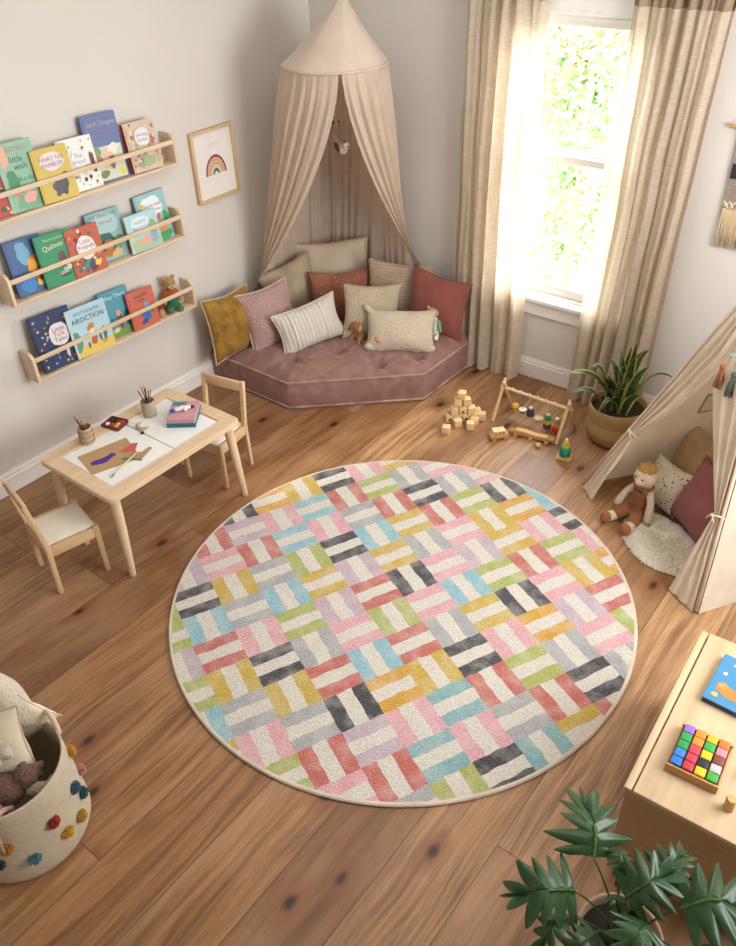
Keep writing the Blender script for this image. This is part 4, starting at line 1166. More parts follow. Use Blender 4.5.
def small_dog():
    c = V((.735, -.555, MZ+.022))
    root = empty('plush_dog', c, 'little brown and orange plush dog peeking out at one end of the cream plush cushion', 'plush toy', rz=-.1)
    b = bm_new(); ball(b, (0, 0, .040), .038, (1, .9, 1)); ball(b, (-.012, -.02, .105), .033); ball(b, (-.022, -.048, .097), .016)
    for s in (-1, 1): cap(b, (s*.03, -.02, .055), (s*.035, -.05, .02), .013, .014)
    link('body', remesh(b, .004, 3), fabric('b08050', c2='9a6638', fluff=150.), root, smooth='all', inv=False)
    for s in (-1, 1):
        b = bm_new(); ball(b, (-.012+s*.034, -.018, .098), .018, (.5, .8, 1.5), rot=R(s*.3, 'Y')); link('ear', b, fabric('d9a878'), root, smooth='all', inv=False)
        b = bm_new(); ball(b, (-.014+s*.012, -.052, .112), .0036, sub=2); link('eye', b, plain('1c1714', .2), root, inv=False)
    b = bm_new(); ball(b, (-.026, -.064, .100), .005, sub=2); link('nose', b, plain('2a1d18', .3), root, inv=False)
small_dog()
def rag_doll_small():
    c = V((1.092, -.272, MZ+.045))
    root = empty('plush_doll', c, 'small stuffed toy with orange tuft and patterned white dress beside the cream plush cushion', 'plush toy', rz=.35)
    b = bm_new(); cap(b, (0, 0, .03), (0, 0, .11), .034, .024)
    link('dress', remesh(b, .004, 3), fabric('d9dcd2', spots=('5f8a5a', 60., .3)), root, smooth='all', inv=False)
    b = bm_new(); ball(b, (-.008, -.004, .155), .034, (1.1, .9, .9)); ball(b, (-.02, -.034, .148), .014)
    link('head', remesh(b, .004, 3), fabric('dcb98c', fluff=150.), root, smooth='all', inv=False)
    b = bm_new()
    for k in range(7): ball(b, (-.040+.006*k, .004*(k % 2), .176-.004*abs(k-3)), .012, sub=2)
    link('hair', remesh(b, .003, 2), fabric('b5672a'), root, smooth='all', inv=False)
    for s in (-1, 1):
        b = bm_new(); ball(b, (-.01+s*.028, .004, .183), .010, sub=2); link('ear', b, fabric('dcb98c'), root, smooth='all', inv=False)
        b = bm_new(); cap(b, (s*.03, -.01, .10), (s*.044, -.03, .05), .011, .010); link('arm', remesh(b, .003, 2), fabric('86a57a'), root, smooth='all', inv=False)
        b = bm_new(); cap(b, (s*.02, -.02, .02), (s*.026, -.065, .016), .014, .015); link('foot', remesh(b, .003, 2), fabric('ede6d8'), root, smooth='all', inv=False)
    for s in (-1, 1):
        b = bm_new(); ball(b, (-.012+s*.011, -.036, .160), .003, sub=2); link('eye', b, plain('1c1714', .2), root, inv=False)
rag_doll_small()

def doll():
    root = empty('cloth_doll', (2.70, -.900, .003), 'pale cloth doll in rust dungarees sitting against the teepee cushions', 'doll', rz=-.30)
    sk = fabric('dcc4a8', c2='e6d2b8', fluff=160., var=.04)
    b = bm_new(); cap(b, (0, .0, .045), (0, .02, .165), .045, .034); ball(b, (0, .012, .235), .056, (1.0, .92, .98)); ball(b, (0, .015, .185), .03)
    ball(b, (0, -.036, .225), .018)
    for s in (-1, 1):
        cap(b, (s*.038, .015, .165), (s*.070, -.01, .12), .019, .019); cap(b, (s*.070, -.01, .12), (s*.088, -.035, .055), .019, .022)
        cap(b, (s*.030, -.02, .034), (s*.048, -.10, .030), .028, .026); cap(b, (s*.048, -.10, .030), (s*.060, -.135, .030), .026, .028)
    link('body', remesh(b, .0045, 4), sk, root, smooth='all', inv=False)
    b = bm_new(); cap(b, (0, -.003, .045), (0, .012, .135), .050, .040)
    for s in (-1, 1): cap(b, (s*.026, -.015, .040), (s*.044, -.085, .036), .034, .033)
    for s in (-1, 1): cap(b, (s*.022, -.022, .13), (s*.024, -.016, .178), .011, .009)
    cap(b, (0, -.030, .10), (0, -.026, .150), .022, .018)
    rust = fabric('8c5a38', c2='774828', bump=.3)
    link('dungarees', remesh(b, .0045, 4), rust, root, smooth='all', inv=False)
    for s in (-1, 1):
        b = bm_new(); ball(b, (s*.060, -.152, .034), .031, (.9, .8, 1.05)); link('shoe', b, fabric('85522f', c2='966038'), root, smooth='all', inv=False)
        b = bm_new(); ball(b, (s*.020, -.038, .248), .0042, sub=2); link('eye', b, plain('20160f', .2), root, inv=False)
    b = bm_new(); ball(b, (0, -.055, .226), .004, (1.5, .6, .8), sub=2); link('nose', b, fabric('8a5a3c'), root, inv=False)
    b = bm_new()
    for k in range(9):
        a = k/9*2*PI; ball(b, (.034*math.cos(a), .018+.032*math.sin(a), .280), .013, sub=2)
    ball(b, (0, .018, .282), .034, (1, 1, .45)); ball(b, (.030, .0, .292), .018, (1, .6, 1)); ball(b, (-.028, .0, .290), .014, (1, .6, 1))
    link('hat', remesh(b, .004, 3), fabric('a38446', c2='8f6434'), root, smooth='all', inv=False)
    b = bm_new(); pts = [(.045*math.cos(a), .014+.040*math.sin(a)-.003, .186) for a in [2*PI*k/24 for k in range(24)]]; tube(b, pts, .006, 6, closed=True)
    link('collar', b, rust, root, smooth='all', inv=False)
doll()

def teddy():
    root = empty('teddy_bear', (.058, -1.385, .5702), 'tan teddy bear in orange shirt and green shorts on the lowest ledge', 'teddy bear', rz=PI/2-.35)
    fm = fabric('c79d6c', c2='b58a58', fluff=170.)
    b = bm_new(); cap(b, (0, .004, .05), (0, .006, .11), .034, .026); ball(b, (0, 0, .165), .036, (1.05, .92, .95)); ball(b, (0, -.030, .156), .018)
    for s in (-1, 1):
        ball(b, (s*.028, .004, .196), .013, (1, .7, 1)); cap(b, (s*.028, 0, .112), (s*.048, -.014, .062), .014, .013)
        cap(b, (s*.020, -.01, .026), (s*.030, -.034, .018), .019, .018)
    link('body', remesh(b, .0035, 3), fm, root, smooth='all', inv=False)
    b = bm_new(); cap(b, (0, .002, .085), (0, .004, .112), .034, .030)
    for s in (-1, 1): cap(b, (s*.028, 0, .112), (s*.042, -.008, .082), .0165, .0165)
    link('shirt', remesh(b, .0035, 3), fabric('b5562c'), root, smooth='all', inv=False)
    b = bm_new(); cap(b, (0, 0, .040), (0, 0, .070), .038, .038)
    for s in (-1, 1): cap(b, (s*.020, -.008, .030), (s*.025, -.020, .026), .022, .022)
    link('shorts', remesh(b, .0035, 3), fabric('2f6b50'), root, smooth='all', inv=False)
    for s in (-1, 1):
        b = bm_new(); ball(b, (s*.030, -.042, .018), .0175, (1, .7, 1)); link('foot', b, fabric('5d6f52'), root, smooth='all', inv=False)
        b = bm_new(); ball(b, (s*.014, -.031, .172), .0034, sub=2); link('eye', b, plain('1c1714', .2), root, inv=False)
    b = bm_new(); ball(b, (0, -.030, .156), .0182, (1, 1, .9)); link('muzzle', b, fabric('dcc8a8'), root, smooth='all', inv=False)
    b = bm_new(); ball(b, (0, -.048, .160), .0055, (1.2, .7, .8), sub=2); link('nose', b, plain('2a1d18', .3), root, inv=False)
teddy()
def acorn():
    root = empty('plush_hedgehog', (.064, -1.487, .5702), 'little reddish brown plush hedgehog between the coral book and the teddy bear', 'plush toy', rz=PI/2)
    b = bm_new(); ball(b, (0, 0, .032), .031, (.9, .85, 1.02)); ball(b, (-.004, -.006, .074), .022); ball(b, (-.004, -.026, .070), .009)
    link('body', remesh(b, .003, 2), fabric('a5663f', c2='8a4f2e', fluff=170.), root, smooth='all', inv=False)
    b = bm_new(); ball(b, (0, -.018, .030), .019, (1, .7, 1.2)); link('belly', b, fabric('c98f66'), root, smooth='all', inv=False)
    for s in (-1, 1):
        b = bm_new(); ball(b, (-.004+s*.017, 0, .093), .007, sub=2); link('ear', b, fabric('6d3f26'), root, smooth='all', inv=False)
        b = bm_new(); ball(b, (-.004+s*.008, -.025, .078), .0024, sub=2); link('eye', b, plain('1c1714', .2), root, inv=False)
    b = bm_new(); ball(b, (-.004, -.035, .071), .003, sub=2); link('nose', b, plain('1c1714', .2), root, inv=False)
acorn()

# ------------------------------------------------------------------ things on the craft table
TZ = .4562
def on_table():
    # kraft sheet
    root = empty('kraft_paper', (.785, -2.43, TZ), 'sheet of brown kraft paper with a purple paint fish on the craft table', 'paper')
    b = bm_new(); prism(b, [(.658, -2.515), (.828, -2.560), (.905, -2.345), (.716, -2.282)], TZ, TZ+.0008, 'xy'); link('sheet', b, plain('b08f66', .85), root, smooth=False)
    b = bmesh.new(); poly = []
    for k in range(28):
        a = 2*PI*k/28; x = .062*math.cos(a); y = .020*math.sin(a)*(1+.35*math.sin(3*a))*(1-.35*math.cos(a))
        if x > .045: y *= 1.9
        poly.append((x, y))
    prism(b, poly, 0, .0006, 'xy'); b.transform(T(.775, -2.455, TZ+.0009) @ R(1.42)); link('paint_mark', b, plain('4a2f8c', .4), root, smooth=False)
    o = bm_new(); prism(o, [(.838, -2.395), (.915, -2.352), (.885, -2.265), (.866, -2.268), (.872, -2.318), (.835, -2.345)], TZ+.001, TZ+.0022, 'xy')
    root2 = empty('paper_scrap', (.87, -2.35, TZ), 'small torn kraft scrap with teal edge next to the kraft sheet', 'paper'); link('scrap', o, plain('ad8a62', .85), root2, smooth=False)
    o = bm_new(); prism(o, [(.838, -2.397), (.842, -2.405), (.924, -2.360), (.917, -2.350)], TZ+.001, TZ+.003, 'xy'); link('edge', o, plain('3f7d7a', .7), root2, smooth=False)
    b = bm_new(); prism(b, [(.790, -2.375), (.842, -2.332), (.800, -2.280), (.778, -2.300), (.786, -2.335)], TZ+.0012, TZ+.0026, 'xy')
    tag(link('folded_card', b, plain('c25a4c', .7), None, smooth=False, origin=(.81, -2.33, TZ)), 'small coral red folded card at the tip of the paint brush', 'card')
    # brush
    root = empty('paint_brush', (.88, -2.42, TZ+.004), 'pale wooden paint brush lying across the kraft paper', 'paint brush')
    b = bm_new(); tube(b, [(.908, -2.492, TZ+.0065), (.895, -2.445, TZ+.008), (.868, -2.34, TZ+.010)], [.0022, .0042, .0030], 8); link('handle', b, wood('dcc39c', 'x'), root)
    b = bm_new(); tube(b, [(.908, -2.492, TZ+.0065), (.912, -2.507, TZ+.0055)], [.004, .0042], 8); link('ferrule', b, plain('a8a49c', .3), root)
    b = bm_new(); tube(b, [(.912, -2.507, TZ+.0055), (.917, -2.524, TZ+.003)], [.0042, .0015], 8); link('bristles', b, plain('8a5c3c', .8), root)
    # paint tray
    root = empty('paint_palette', (.595, -2.245, TZ), 'dark red paint tray with blobs of colour at the wall side of the craft table', 'paint tray', matrix=T(.590, -2.245, TZ) @ R(.25) @ Matrix.Diagonal((1.35, 1.35, 1.2, 1)))
    b = bm_new(); box(b, (0, 0, .0045), (.072, .060, .009), bevel=.003)
    for x, y, sx, sy in ((0, .029, .072, .004), (0, -.029, .072, .004), (.034, 0, .004, .06), (-.034, 0, .004, .06)): box(b, (x, y, .010), (sx, sy, .014), bevel=.001)
    link('tray', b, plain('6d2a2a', .4), root, inv=False)
    for c, x, y in (('2a2a28', -.018, .010), ('3f3f3a', .006, .014), ('c7b23a', .018, -.004), ('c23f36', .022, .014), ('e3ddd6', -.02, -.014), ('b43a34', .0, -.014), ('dc8a3a', .020, -.018)):
        b = bm_new(); ball(b, (x, y, .013), .0095, (1, 1, .7), sub=2); link('paint_blob', b, plain(c, .3), root, inv=False)
    # wooden crescent
    b = bm_new(); pts = [(.030*math.cos(a), .030*math.sin(a), .0095) for a in [PI*.55+k*PI*1.15/14 for k in range(15)]]
    tube(b, pts, [.003+.0062*math.sin(PI*k/14) for k in range(15)], 10)
    o = link('crescent', b, wood('b9a27c', 'x', scale=2.), None, origin=(0, 0, 0)); o.matrix_basis = T(.712, -2.172, TZ) @ R(1.05); o.name = 'wooden_crescent'
    tag(o, 'small curved wooden crescent lying between the paint tray and the pink book', 'wooden toy')
    b = bm_new(); lathe(b, [(0, 0), (.008, 0), (.009, .003), (.008, .008), (0, .009)], 16); box(b, (.006, 0, .004), (.012, .006, .006), bevel=.001)
    o = link('pencil_sharpener', b, plain('2c2a2c', .4), None, origin=(0, 0, 0)); o.matrix_basis = T(.752, -2.214, TZ); tag(o, 'tiny black pencil sharpener on the white table top', 'pencil sharpener')
    # cups
    def cup(x, y, r, h, mat, label, band=None):
        root = empty('pencil_cup', (x, y, TZ), label, 'cup')
        b = bm_new(); lathe(b, [(0, 0), (r*.92, 0), (r*.97, .002), (r, h), (r-.0012, h+.001), (r-.003, h), (r*.9-.002, .004), (0, .004)], 28); link('cup_body', b, mat, root, inv=False)
        if band:
            b = bm_new()
            for k in range(26):
                a = 2*PI*k/26
                for z in (.018, .043, .068): tube(b, [((r+.0006)*math.cos(a-.05), (r+.0006)*math.sin(a-.05), z-.007), ((r+.0006)*math.cos(a+.05), (r+.0006)*math.sin(a+.05), z+.007)], .0012, 4)
            link('pattern', b, plain(band, .7), root, inv=False)
    cup(.600, -2.410, .033, .086, fabric('c4a98a', bump=.6), 'patterned woven pencil cup at the near wall corner of the craft table', '7f5a44')
    cup(.655, -2.085, .034, .082, plain('a89a86', .6), 'plain stone grey pencil cup beside the pink and teal books')
    def pencils(cx_, cy_, r, specs, where, grp):
        for k, (a, ln, tilt, col) in enumerate(specs):
            ln *= 1.42
            base = V((cx_-math.cos(a)*r*.45, cy_-math.sin(a)*r*.45, TZ+.0062)); d = V((math.cos(a)*math.sin(tilt), math.sin(a)*math.sin(tilt), math.cos(tilt)))
            nm = {'5b2328': 'dark red', '3a2a26': 'dark brown', '6f6a2c': 'olive green', '8c3a34': 'brick red', '2f6a52': 'green', '7a4a3c': 'brown', 'a08468': 'plain wood'}[col]
            root = empty('colour_pencil', base, nm+' colour pencil '+where, 'pencil', grp)
            b = bm_new(); tube(b, [base, base+d*ln], .0029, 6); link('barrel', b, plain(col, .4), root)
            b = bm_new(); tube(b, [base+d*ln, base+d*(ln+.008)], [.0029, .001], 6); link('tip', b, wood('d9b98c', 'z'), root)
            b = bm_new(); tube(b, [base+d*(ln+.008), base+d*(ln+.011)], [.001, .0003], 6); link('lead', b, plain(col, .4), root)
    pencils(.600, -2.410, .030, [(3.6, .098, .36, '5b2328'), (4.0, .092, .28, '3a2a26'), (3.2, .080, .25, '8c3a34'), (.9, .075, .30, '6f6a2c'), (1.6, .066, .22, '7a4a3c')], 'in the patterned woven cup', 'pencils in the woven cup')
    pencils(.655, -2.085, .031, [(3.9, .098, .34, '5b2328'), (3.4, .104, .22, '3a2a26'), (4.5, .096, .2, '8c3a34'), (2.6, .106, .18, '7a4a3c'), (5.4, .092, .3, '3a2a26'), (.3, .100, .26, '8c3a34'), (1.0, .094, .32, 'a08468'), (5.9, .078, .34, '2f6a52'), (1.9, .098, .15, '5b2328')], 'in the plain grey cup', 'pencils in the grey cup')
    # two books with a little toy on top
    def flatbook(z, d, cov, w, l, M, label, extra=None):
        root = empty('craft_book', (0, 0, 0), label, 'book', None, matrix=T(.815, -2.005, z) @ R(math.radians(38)) @ M)
        b = bm_new(); box(b, (0, 0, .001), (w, l, .002), bevel=.0006, seg=1); box(b, (0, 0, d-.001), (w, l, .002), bevel=.0006, seg=1); box(b, (-w/2+.001, 0, d/2), (.002, l, d), bevel=.0005, seg=1); link('cover', b, plain(cov, .5), root, inv=False)
        b = bm_new(); box(b, (.001, 0, d/2), (w-.006, l-.005, d-.004)); link('pages', b, plain('2f6f76' if extra is None else 'b98a96', .8), root, inv=False)
        if extra:
            b = bm_new()
            for (c, poly) in extra: prism(b, poly, d+.0002, d+.0008, 'xy', mi=[e[0] for e in extra].index(c))
            link('cover_picture', b, [plain(e[0], .5) for e in extra], root, smooth=False, inv=False)
    flatbook(TZ, .022, '2f6f76', .136, .172, Matrix(), 'teal book underneath the pink one on the craft table')
    flatbook(TZ+.0224, .020, 'c2909c', .134, .168, R(.01), 'pink book with teal corner picture, on top of the teal book', [('2f8a88', [(-.062, .04), (-.01, .052), (.01, .078), (-.062, .078)]), ('b5485a', [(-.035, .005), (.0, .03), (.012, .06), (-.03, .05)])])
    root = empty('toy_figure', (.815, -2.008, TZ+.0434), 'small white toy with blue and black ends lying on the pink book', 'toy', rz=.95)
    b = bm_new(); cap(b, (-.028, 0, .0115), (.030, .004, .0115), .0115, .0115); ball(b, (.0, .012, .011), .0108, sub=2); ball(b, (.012, -.012, .011), .0108, sub=2); link('body', remesh(b, .0022, 2), fabric('e8e4e0'), root, smooth='all', inv=False)
    b = bm_new(); ball(b, (-.048, 0, .0095), .0095, (1.6, 1, 1), sub=2); link('blue_end', b, plain('3a4fae', .5), root, inv=False)
    b = bm_new(); ball(b, (.046, .006, .0085), .0085, (1.5, 1, 1), sub=2); link('dark_end', b, plain('2c2730', .5), root, inv=False)
on_table()

# ------------------------------------------------------------------ toys on the floor
BW = wood('dfbd8a', 'x', scale=2.); BW2 = wood('d4ae78', 'y', scale=2.)
def blocks():
    S = .043; rr = random.Random(12); ax = V((.76, .65, 0)).normalized(); ay = V((.65, -.76, 0)); c0 = V((1.555, -.635, 0))
    spots = []
    for i in range(5): spots.append((i*1.08-2.15, .55, 0))
    for i in range(4): spots.append((i*1.08-1.6, -.55, 0))
    for i in range(3): spots.append((i*1.12-1.5, .42, 1))
    for i in range(2): spots.append((i*1.1-.7, -.6, 1))
    spots += [(-.95, -.05, 2), (.14, -.1, 2), (-.5, -.08, 3)]
    spots += [(-2.9, 3.2, 0), (.35, 2.6, 0), (-1.25, 1.75, 0), (1.0, 1.68, 0)]
    names = {0: 'in the bottom layer of the block pile', 1: 'in the second layer of the block pile', 2: 'in the third layer of the block pile', 3: 'on the very top of the block pile'}
    base = None
    for k, (u, v, l) in enumerate(spots):
        a = math.atan2(ax.y, ax.x)+rr.uniform(-.14, .14)*(1 if l < 3 else 3) + (0 if v < 1.6 else rr.uniform(-.5, .5))
        p = c0+ax*u*S+ay*v*S; p.z = .0004+l*(S+.0006)
        if v > 3: lb = 'small wooden block lying alone on the floor, furthest from the toy gym'
        elif v > 2.5: lb = 'small wooden block lying alone on the floor between the pile and the toy bus'
        elif k == len(spots)-2: lb = 'wooden block on the floor in front of the pile on its mattress side'
        elif k == len(spots)-1: lb = 'wooden block on the floor in front of the pile on its toy gym side'
        else: lb = 'plain wooden cube '+names[l]
        if base is None:
            base = empty('toy_block', (0, 0, 0), lb, 'toy block', 'wooden building blocks')
            b = bm_new(); box(b, (0, 0, S/2), (S, S, S), bevel=.0018); link('cube', b, BW, base, inv=False)
            b = bm_new(); lathe(b, [(0, 0), (.0075, 0), (.0075, .0012), (0, .0012)], 14, (0, -S/2-.0004, S*.5), R(PI/2, 'X')); link('dark_dot', b, plain('3a2a1e'), base, inv=False)
            base.matrix_basis = T(*p) @ R(a)
        else:
            o = base.copy(); COL.objects.link(o); o.matrix_basis = T(*p) @ R(a); o['label'] = lb
            for ch_ in base.children:
                if ch_.name.startswith('dark') and k not in (2, 3, 6, 10, 12): continue
                c = ch_.copy(); COL.objects.link(c); c.parent = o
blocks()

def gym():
    y, z = -.475, .19; xl, xr = 1.708, 2.108
    root = empty('play_gym', ((xl+xr)/2, y, 0), 'wooden baby play gym with two splayed ends and toys hanging from its bar', 'play gym')
    for x, nm in ((xl, 'l'), (xr, 'r')):
        for s in (-1, 1):
            b = bm_new(); off = .008*s
            tube(b, [(x+off, y+s*.095, 0), (x+off, y-s*.022, z+.035)], .0095, 12); link('leg', b, wood('dcb888', 'z'), root)
    b = bm_new(); tube(b, [(xl-.022, y, z-.013), (xr+.022, y, z-.013)], .0085, 12); link('bar', b, wood('e3c497', 'x'), root)
    for k in range(7):
        x = xl+.055+k*.052; b = bm_new(); ball(b, (x, y, z-.003), .0062, sub=2); link('bead', b, wood('e8cfa6', 'x'), root)
    def pend(x, zt, label, parts):
        r = empty('hanging_toy', (x, y, zt), label, 'hanging toy', 'toys hanging from the play gym'); K = 1.3
        b = bm_new(); tube(b, [(x, y, zt), (x, y, z-.022)], .0013, 5); link('string', b, plain('8a7a66'), r)
        for nm, c, prof in parts:
            b = bm_new(); lathe(b, [(rr_*K, zt+z_*K) for rr_, z_ in prof], 20, (x, y, 0)); link(nm, b, plain(c, .45) if c != 'wood' else BW, r)
    def disc(r, z0, h): return [(0, z0), (r*.86, z0), (r, z0+h*.25), (r, z0+h*.75), (r*.86, z0+h), (0, z0+h)]
    pend(1.786, .075, 'mustard yellow wooden toy hanging from the play gym', [('cap', 'c99a26', [(0, 0), (.016, .0), (.018, .006), (.012, .016), (0, .018)]), ('stem', 'c99a26', [(0, -.022), (.007, -.020), (.008, 0), (0, 0.001)])])
    pend(1.834, .068, 'small green and white bowl toy hanging from the play gym', [('cup', '2f7f6a', [(0, -.012), (.010, -.010), (.018, .002), (0, .004)]), ('lid', 'e6e0d2', disc(.017, .004, .005))])
    pend(1.884, .082, 'navy blue bell toy hanging from the play gym', [('bell', '38384c', [(0, -.022), (.017, -.020), (.018, -.01), (.013, .010), (0, .012)]), ('bead', 'e3cba4', disc(.009, .013, .009))])
    pend(1.938, .058, 'natural wood disc hanging from the play gym', [('disc', 'wood', [(0, -.010), (.012, -.009), (.020, .0), (.012, .006), (0, .007)])])
    pend(1.992, .052, 'green, yellow and purple layered toy hanging from the play gym', [('ring', '5c2f4c', disc(.018, -.030, .020)), ('ring', 'b7a32e', disc(.0165, -.009, .018)), ('ring', '2d8a62', disc(.015, .010, .022)), ('bead', 'e3cba4', disc(.008, .033, .008))])
    pend(2.046, .046, 'wood and red layered toy hanging from the play gym', [('ring', 'c0392b', disc(.018, -.028, .022)), ('ring', 'c98f54', disc(.015, -.005, .018)), ('ring', 'b5804a', disc(.013, .014, .016)), ('bead', 'e6dccb', disc(.009, .031, .008))])
gym()

def vehicle():
    root = empty('toy_bus', (1.815, -.70, 0), 'little wooden toy bus beside the building blocks', 'toy vehicle', rz=.85)
    b = bm_new(); poly = [(-.052, .010), (.052, .010), (.056, .022), (.050, .036), (-.046, .040), (-.054, .030)]
    prism(b, poly, -.024, .024, 'xz', bevel=.004); link('body', b, wood('c99a62', 'x', scale=2.), root, inv=False)
    b = bm_new(); prism(b, [(-.040, .036), (.036, .034), (.030, .052), (-.034, .054)], -.020, .020, 'xz', bevel=.004); link('cabin', b, BW, root, inv=False)
    b = bm_new(); box(b, (-.002, 0, .056), (.070, .044, .006), bevel=.002); link('roof', b, wood('ecd4a8', 'x', scale=2.), root, inv=False)
    for x in (-.032, .032):
        for s in (-1, 1):
            b = bm_new(); lathe(b, [(0, 0), (.012, 0), (.013, .003), (.012, .006), (0, .006)], 20, (x, s*.027 if s > 0 else -.027, .0132), R(-s*PI/2, 'X')); link('wheel', b, wood('b07f48', 'x', scale=2.), root, inv=False)
    for x in (-.022, .0, .020):
        b = bm_new(); box(b, (x, -.0205, .044), (.012, .0014, .009)); link('window', b, plain('7a5632'), root, inv=False)
vehicle()
def croc():
    root = empty('toy_crocodile', (1.965, -.60, 0), 'long low wooden pull toy lying in front of the play gym', 'wooden toy', rz=.18)
    b = bm_new(); poly = [(-.125, .012), (-.06, .010), (.10, .010), (.128, .014), (.128, .030), (.09, .036), (.02, .030), (-.03, .038), (-.095, .034), (-.13, .026)]
    prism(b, poly, -.019, .019, 'xz', bevel=.004); link('body', b, wood('b98550', 'x', scale=1.5), root, inv=False)
    b = bm_new(); prism(b, [(-.09, .034), (-.03, .037), (.02, .029), (.088, .035), (.085, .040), (.02, .035), (-.03, .043), (-.09, .040)], -.015, .015, 'xz', bevel=.0015); link('back_plate', b, BW, root, inv=False)
    for x in (-.085, .0, .09):
        for s in (-1, 1):
            b = bm_new(); lathe(b, [(0, 0), (.011, 0), (.012, .003), (.011, .006), (0, .006)], 18, (x, s*.0215, .0122), R(-s*PI/2, 'X')); link('wheel', b, wood('caa068', 'x', scale=2.), root, inv=False)
    o = bm_new(); ball(o, (0, 0, .0145), .0145); o = link('wooden_ball', o, BW, None, origin=(0, 0, 0)); o.location = (2.035, -.655, .0002); tag(o, 'small plain wooden ball on the floor touching the long pull toy', 'wooden ball')
croc()
def stacker():
    c = (2.198, -.665, 0)
    root = empty('stacking_toy', c, 'ring stacking toy in yellow, lime, green and teal on a square wooden base', 'stacking toy', rz=.30)
    b = bm_new(); box(b, (0, 0, .010), (.082, .058, .020), bevel=.003); link('base', b, wood('d2a76c', 'x', scale=2.), root, inv=False)
    b = bm_new(); lathe(b, [(0, .020), (.005, .020), (.005, .126), (0, .129)], 12); link('peg', b, BW, root, inv=False)
    z = .0204
    for col, r, h in (('1c6a72', .030, .019), ('25857c', .028, .017), ('2f9a68', .026, .016), ('8fae3a', .022, .013), ('c2a42e', .017, .013), ('cf9a2e', .013, .010)):
        b = bm_new(); lathe(b, [(.0056, z), (r*.88, z), (r, z+h*.3), (r, z+h*.7), (r*.88, z+h), (.0056, z+h), (.0056, z)], 28); link('ring', b, plain(col, .4), root, inv=False); z += h+.0003
    b = bm_new(); ball(b, (0, 0, z+.011), .0085, sub=2); link('knob', b, wood('ead2a6', 'x'), root, inv=False)
stacker()

# ------------------------------------------------------------------ plants
def leaf_obj(path, W, mat, root, name='leaf', prof=None, fold=.25, nu=6, nv=26, side=None, lobes=None, wave=.0):
    """blade swept along a curve; luv holds across/along"""
    pts = [V(p) for p in path]
    def bz(t):
        q = pts[:]
        while len(q) > 1: q = [a.lerp(c, t) for a, c in zip(q, q[1:])]
        return q[0]
    b = bmesh.new(); ly = b.verts.layers.float_vector.new('luv'); rows = []
    for j in range(nv+1):
        t = j/nv; p = bz(t); d = (bz(min(1, t+.01))-bz(max(0, t-.01))).normalized()
        sd = V(side) if side else d.cross(V((0, 0, 1)))
        if sd.length < .05: sd = V((1, 0, 0))
        sd = (sd-d*sd.dot(d)).normalized(); n = sd.cross(d).normalized()
        w = W*(prof(t) if prof else min(1, (t+.25)**.5)*max(0, 1-t**3)**.6)*.5
        row = []
        for i in range(nu+1):
            u = -1+2*i/nu; q = p+sd*u*w+n*(abs(u)*w*fold)+n*wave*math.sin(t*14+u*2)*abs(u)
            v = b.verts.new(q); v[ly] = (u, t, 0); row.append(v)
        rows.append(row)
    for r0, r1 in zip(rows, rows[1:]):
        for i in range(nu): b.faces.new((r0[i], r0[i+1], r1[i+1], r1[i]))
    return link(name, b, mat, root, smooth='all')

def snake_plant():
    cx_, cy_ = 2.325, -.345
    root = empty('snake_plant', (cx_, cy_, 0), 'snake plant with yellow-edged leaves in a round woven belly basket', 'potted plant')
    b = bm_new(); prof = [(0, .001), (.105, .001), (.130, .02), (.154, .07), (.157, .10), (.146, .128), (.143, .134), (.152, .16), (.154, .20), (.150, .225), (.145, .228), (.140, .22), (.136, .18), (.134, .16)]
    lathe(b, prof, 56, (cx_, cy_, 0)); link('basket', b, basket_mat('c4a273', '96744a', 95), root, smooth='all')
    b = bm_new(); lathe(b, [(0, .196), (.07, .200), (.139, .192)], 40, (cx_, cy_, 0)); link('soil', b, plain('3a2a1e', .95), root)
    m = leaf_mat('snake_leaf', '26401f', edge='b3b268', hi='3d5a30', rough=.35)
    rr = random.Random(5); Z = .16
    tips = [((2.365, -.35, .60), .045), ((2.30, -.36, .52), .040), ((2.06, -.50, .385), .050), ((2.60, -.36, .46), .034), ((2.42, -.30, .56), .036), ((2.44, -.33, .47), .040),
            ((2.10, -.52, .27), .042), ((2.17, -.42, .42), .046), ((2.25, -.44, .40), .044), ((2.34, -.48, .33), .036), ((2.28, -.52, .22), .030), ((2.38, -.42, .44), .042),
            ((2.36, -.27, .48), .040), ((2.22, -.30, .44), .040), ((2.46, -.42, .36), .038), ((2.31, -.40, .46), .044), ((2.40, -.25, .52), .038), ((2.27, -.28, .50), .036), ((2.20, -.38, .33), .034), ((2.36, -.46, .38), .036), ((2.44, -.38, .40), .034), ((2.29, -.46, .36), .034), ((2.24, -.33, .36), .032), ((2.33, -.31, .55), .034)]
    for k, (tp, W) in enumerate(tips):
        tp = V(tp); d = V((tp.x-cx_, tp.y-cy_, 0)); base = V((cx_, cy_, Z))+d*.25+V((rr.uniform(-.03, .03), rr.uniform(-.03, .03), 0))
        mid = V((base.x+d.x*.25, base.y+d.y*.25, max(tp.z, .33)+(.09 if d.length > .16 else -.02))); m2 = V((base.x+d.x*.02, base.y+d.y*.02, (Z+tp.z)/2))
        side = V((.77, .64, 0))*(1)+V((rr.uniform(-.5, .5), rr.uniform(-.5, .5), 0))
        leaf_obj([base, m2, mid, tp] if d.length > .1 else [base, m2, tp], W*1.55, m, root, fold=.3, side=side if d.length < .16 else None, prof=lambda t: min(1, .55+t*1.2)*max(0, 1-t**2.6)**.75)
snake_plant()

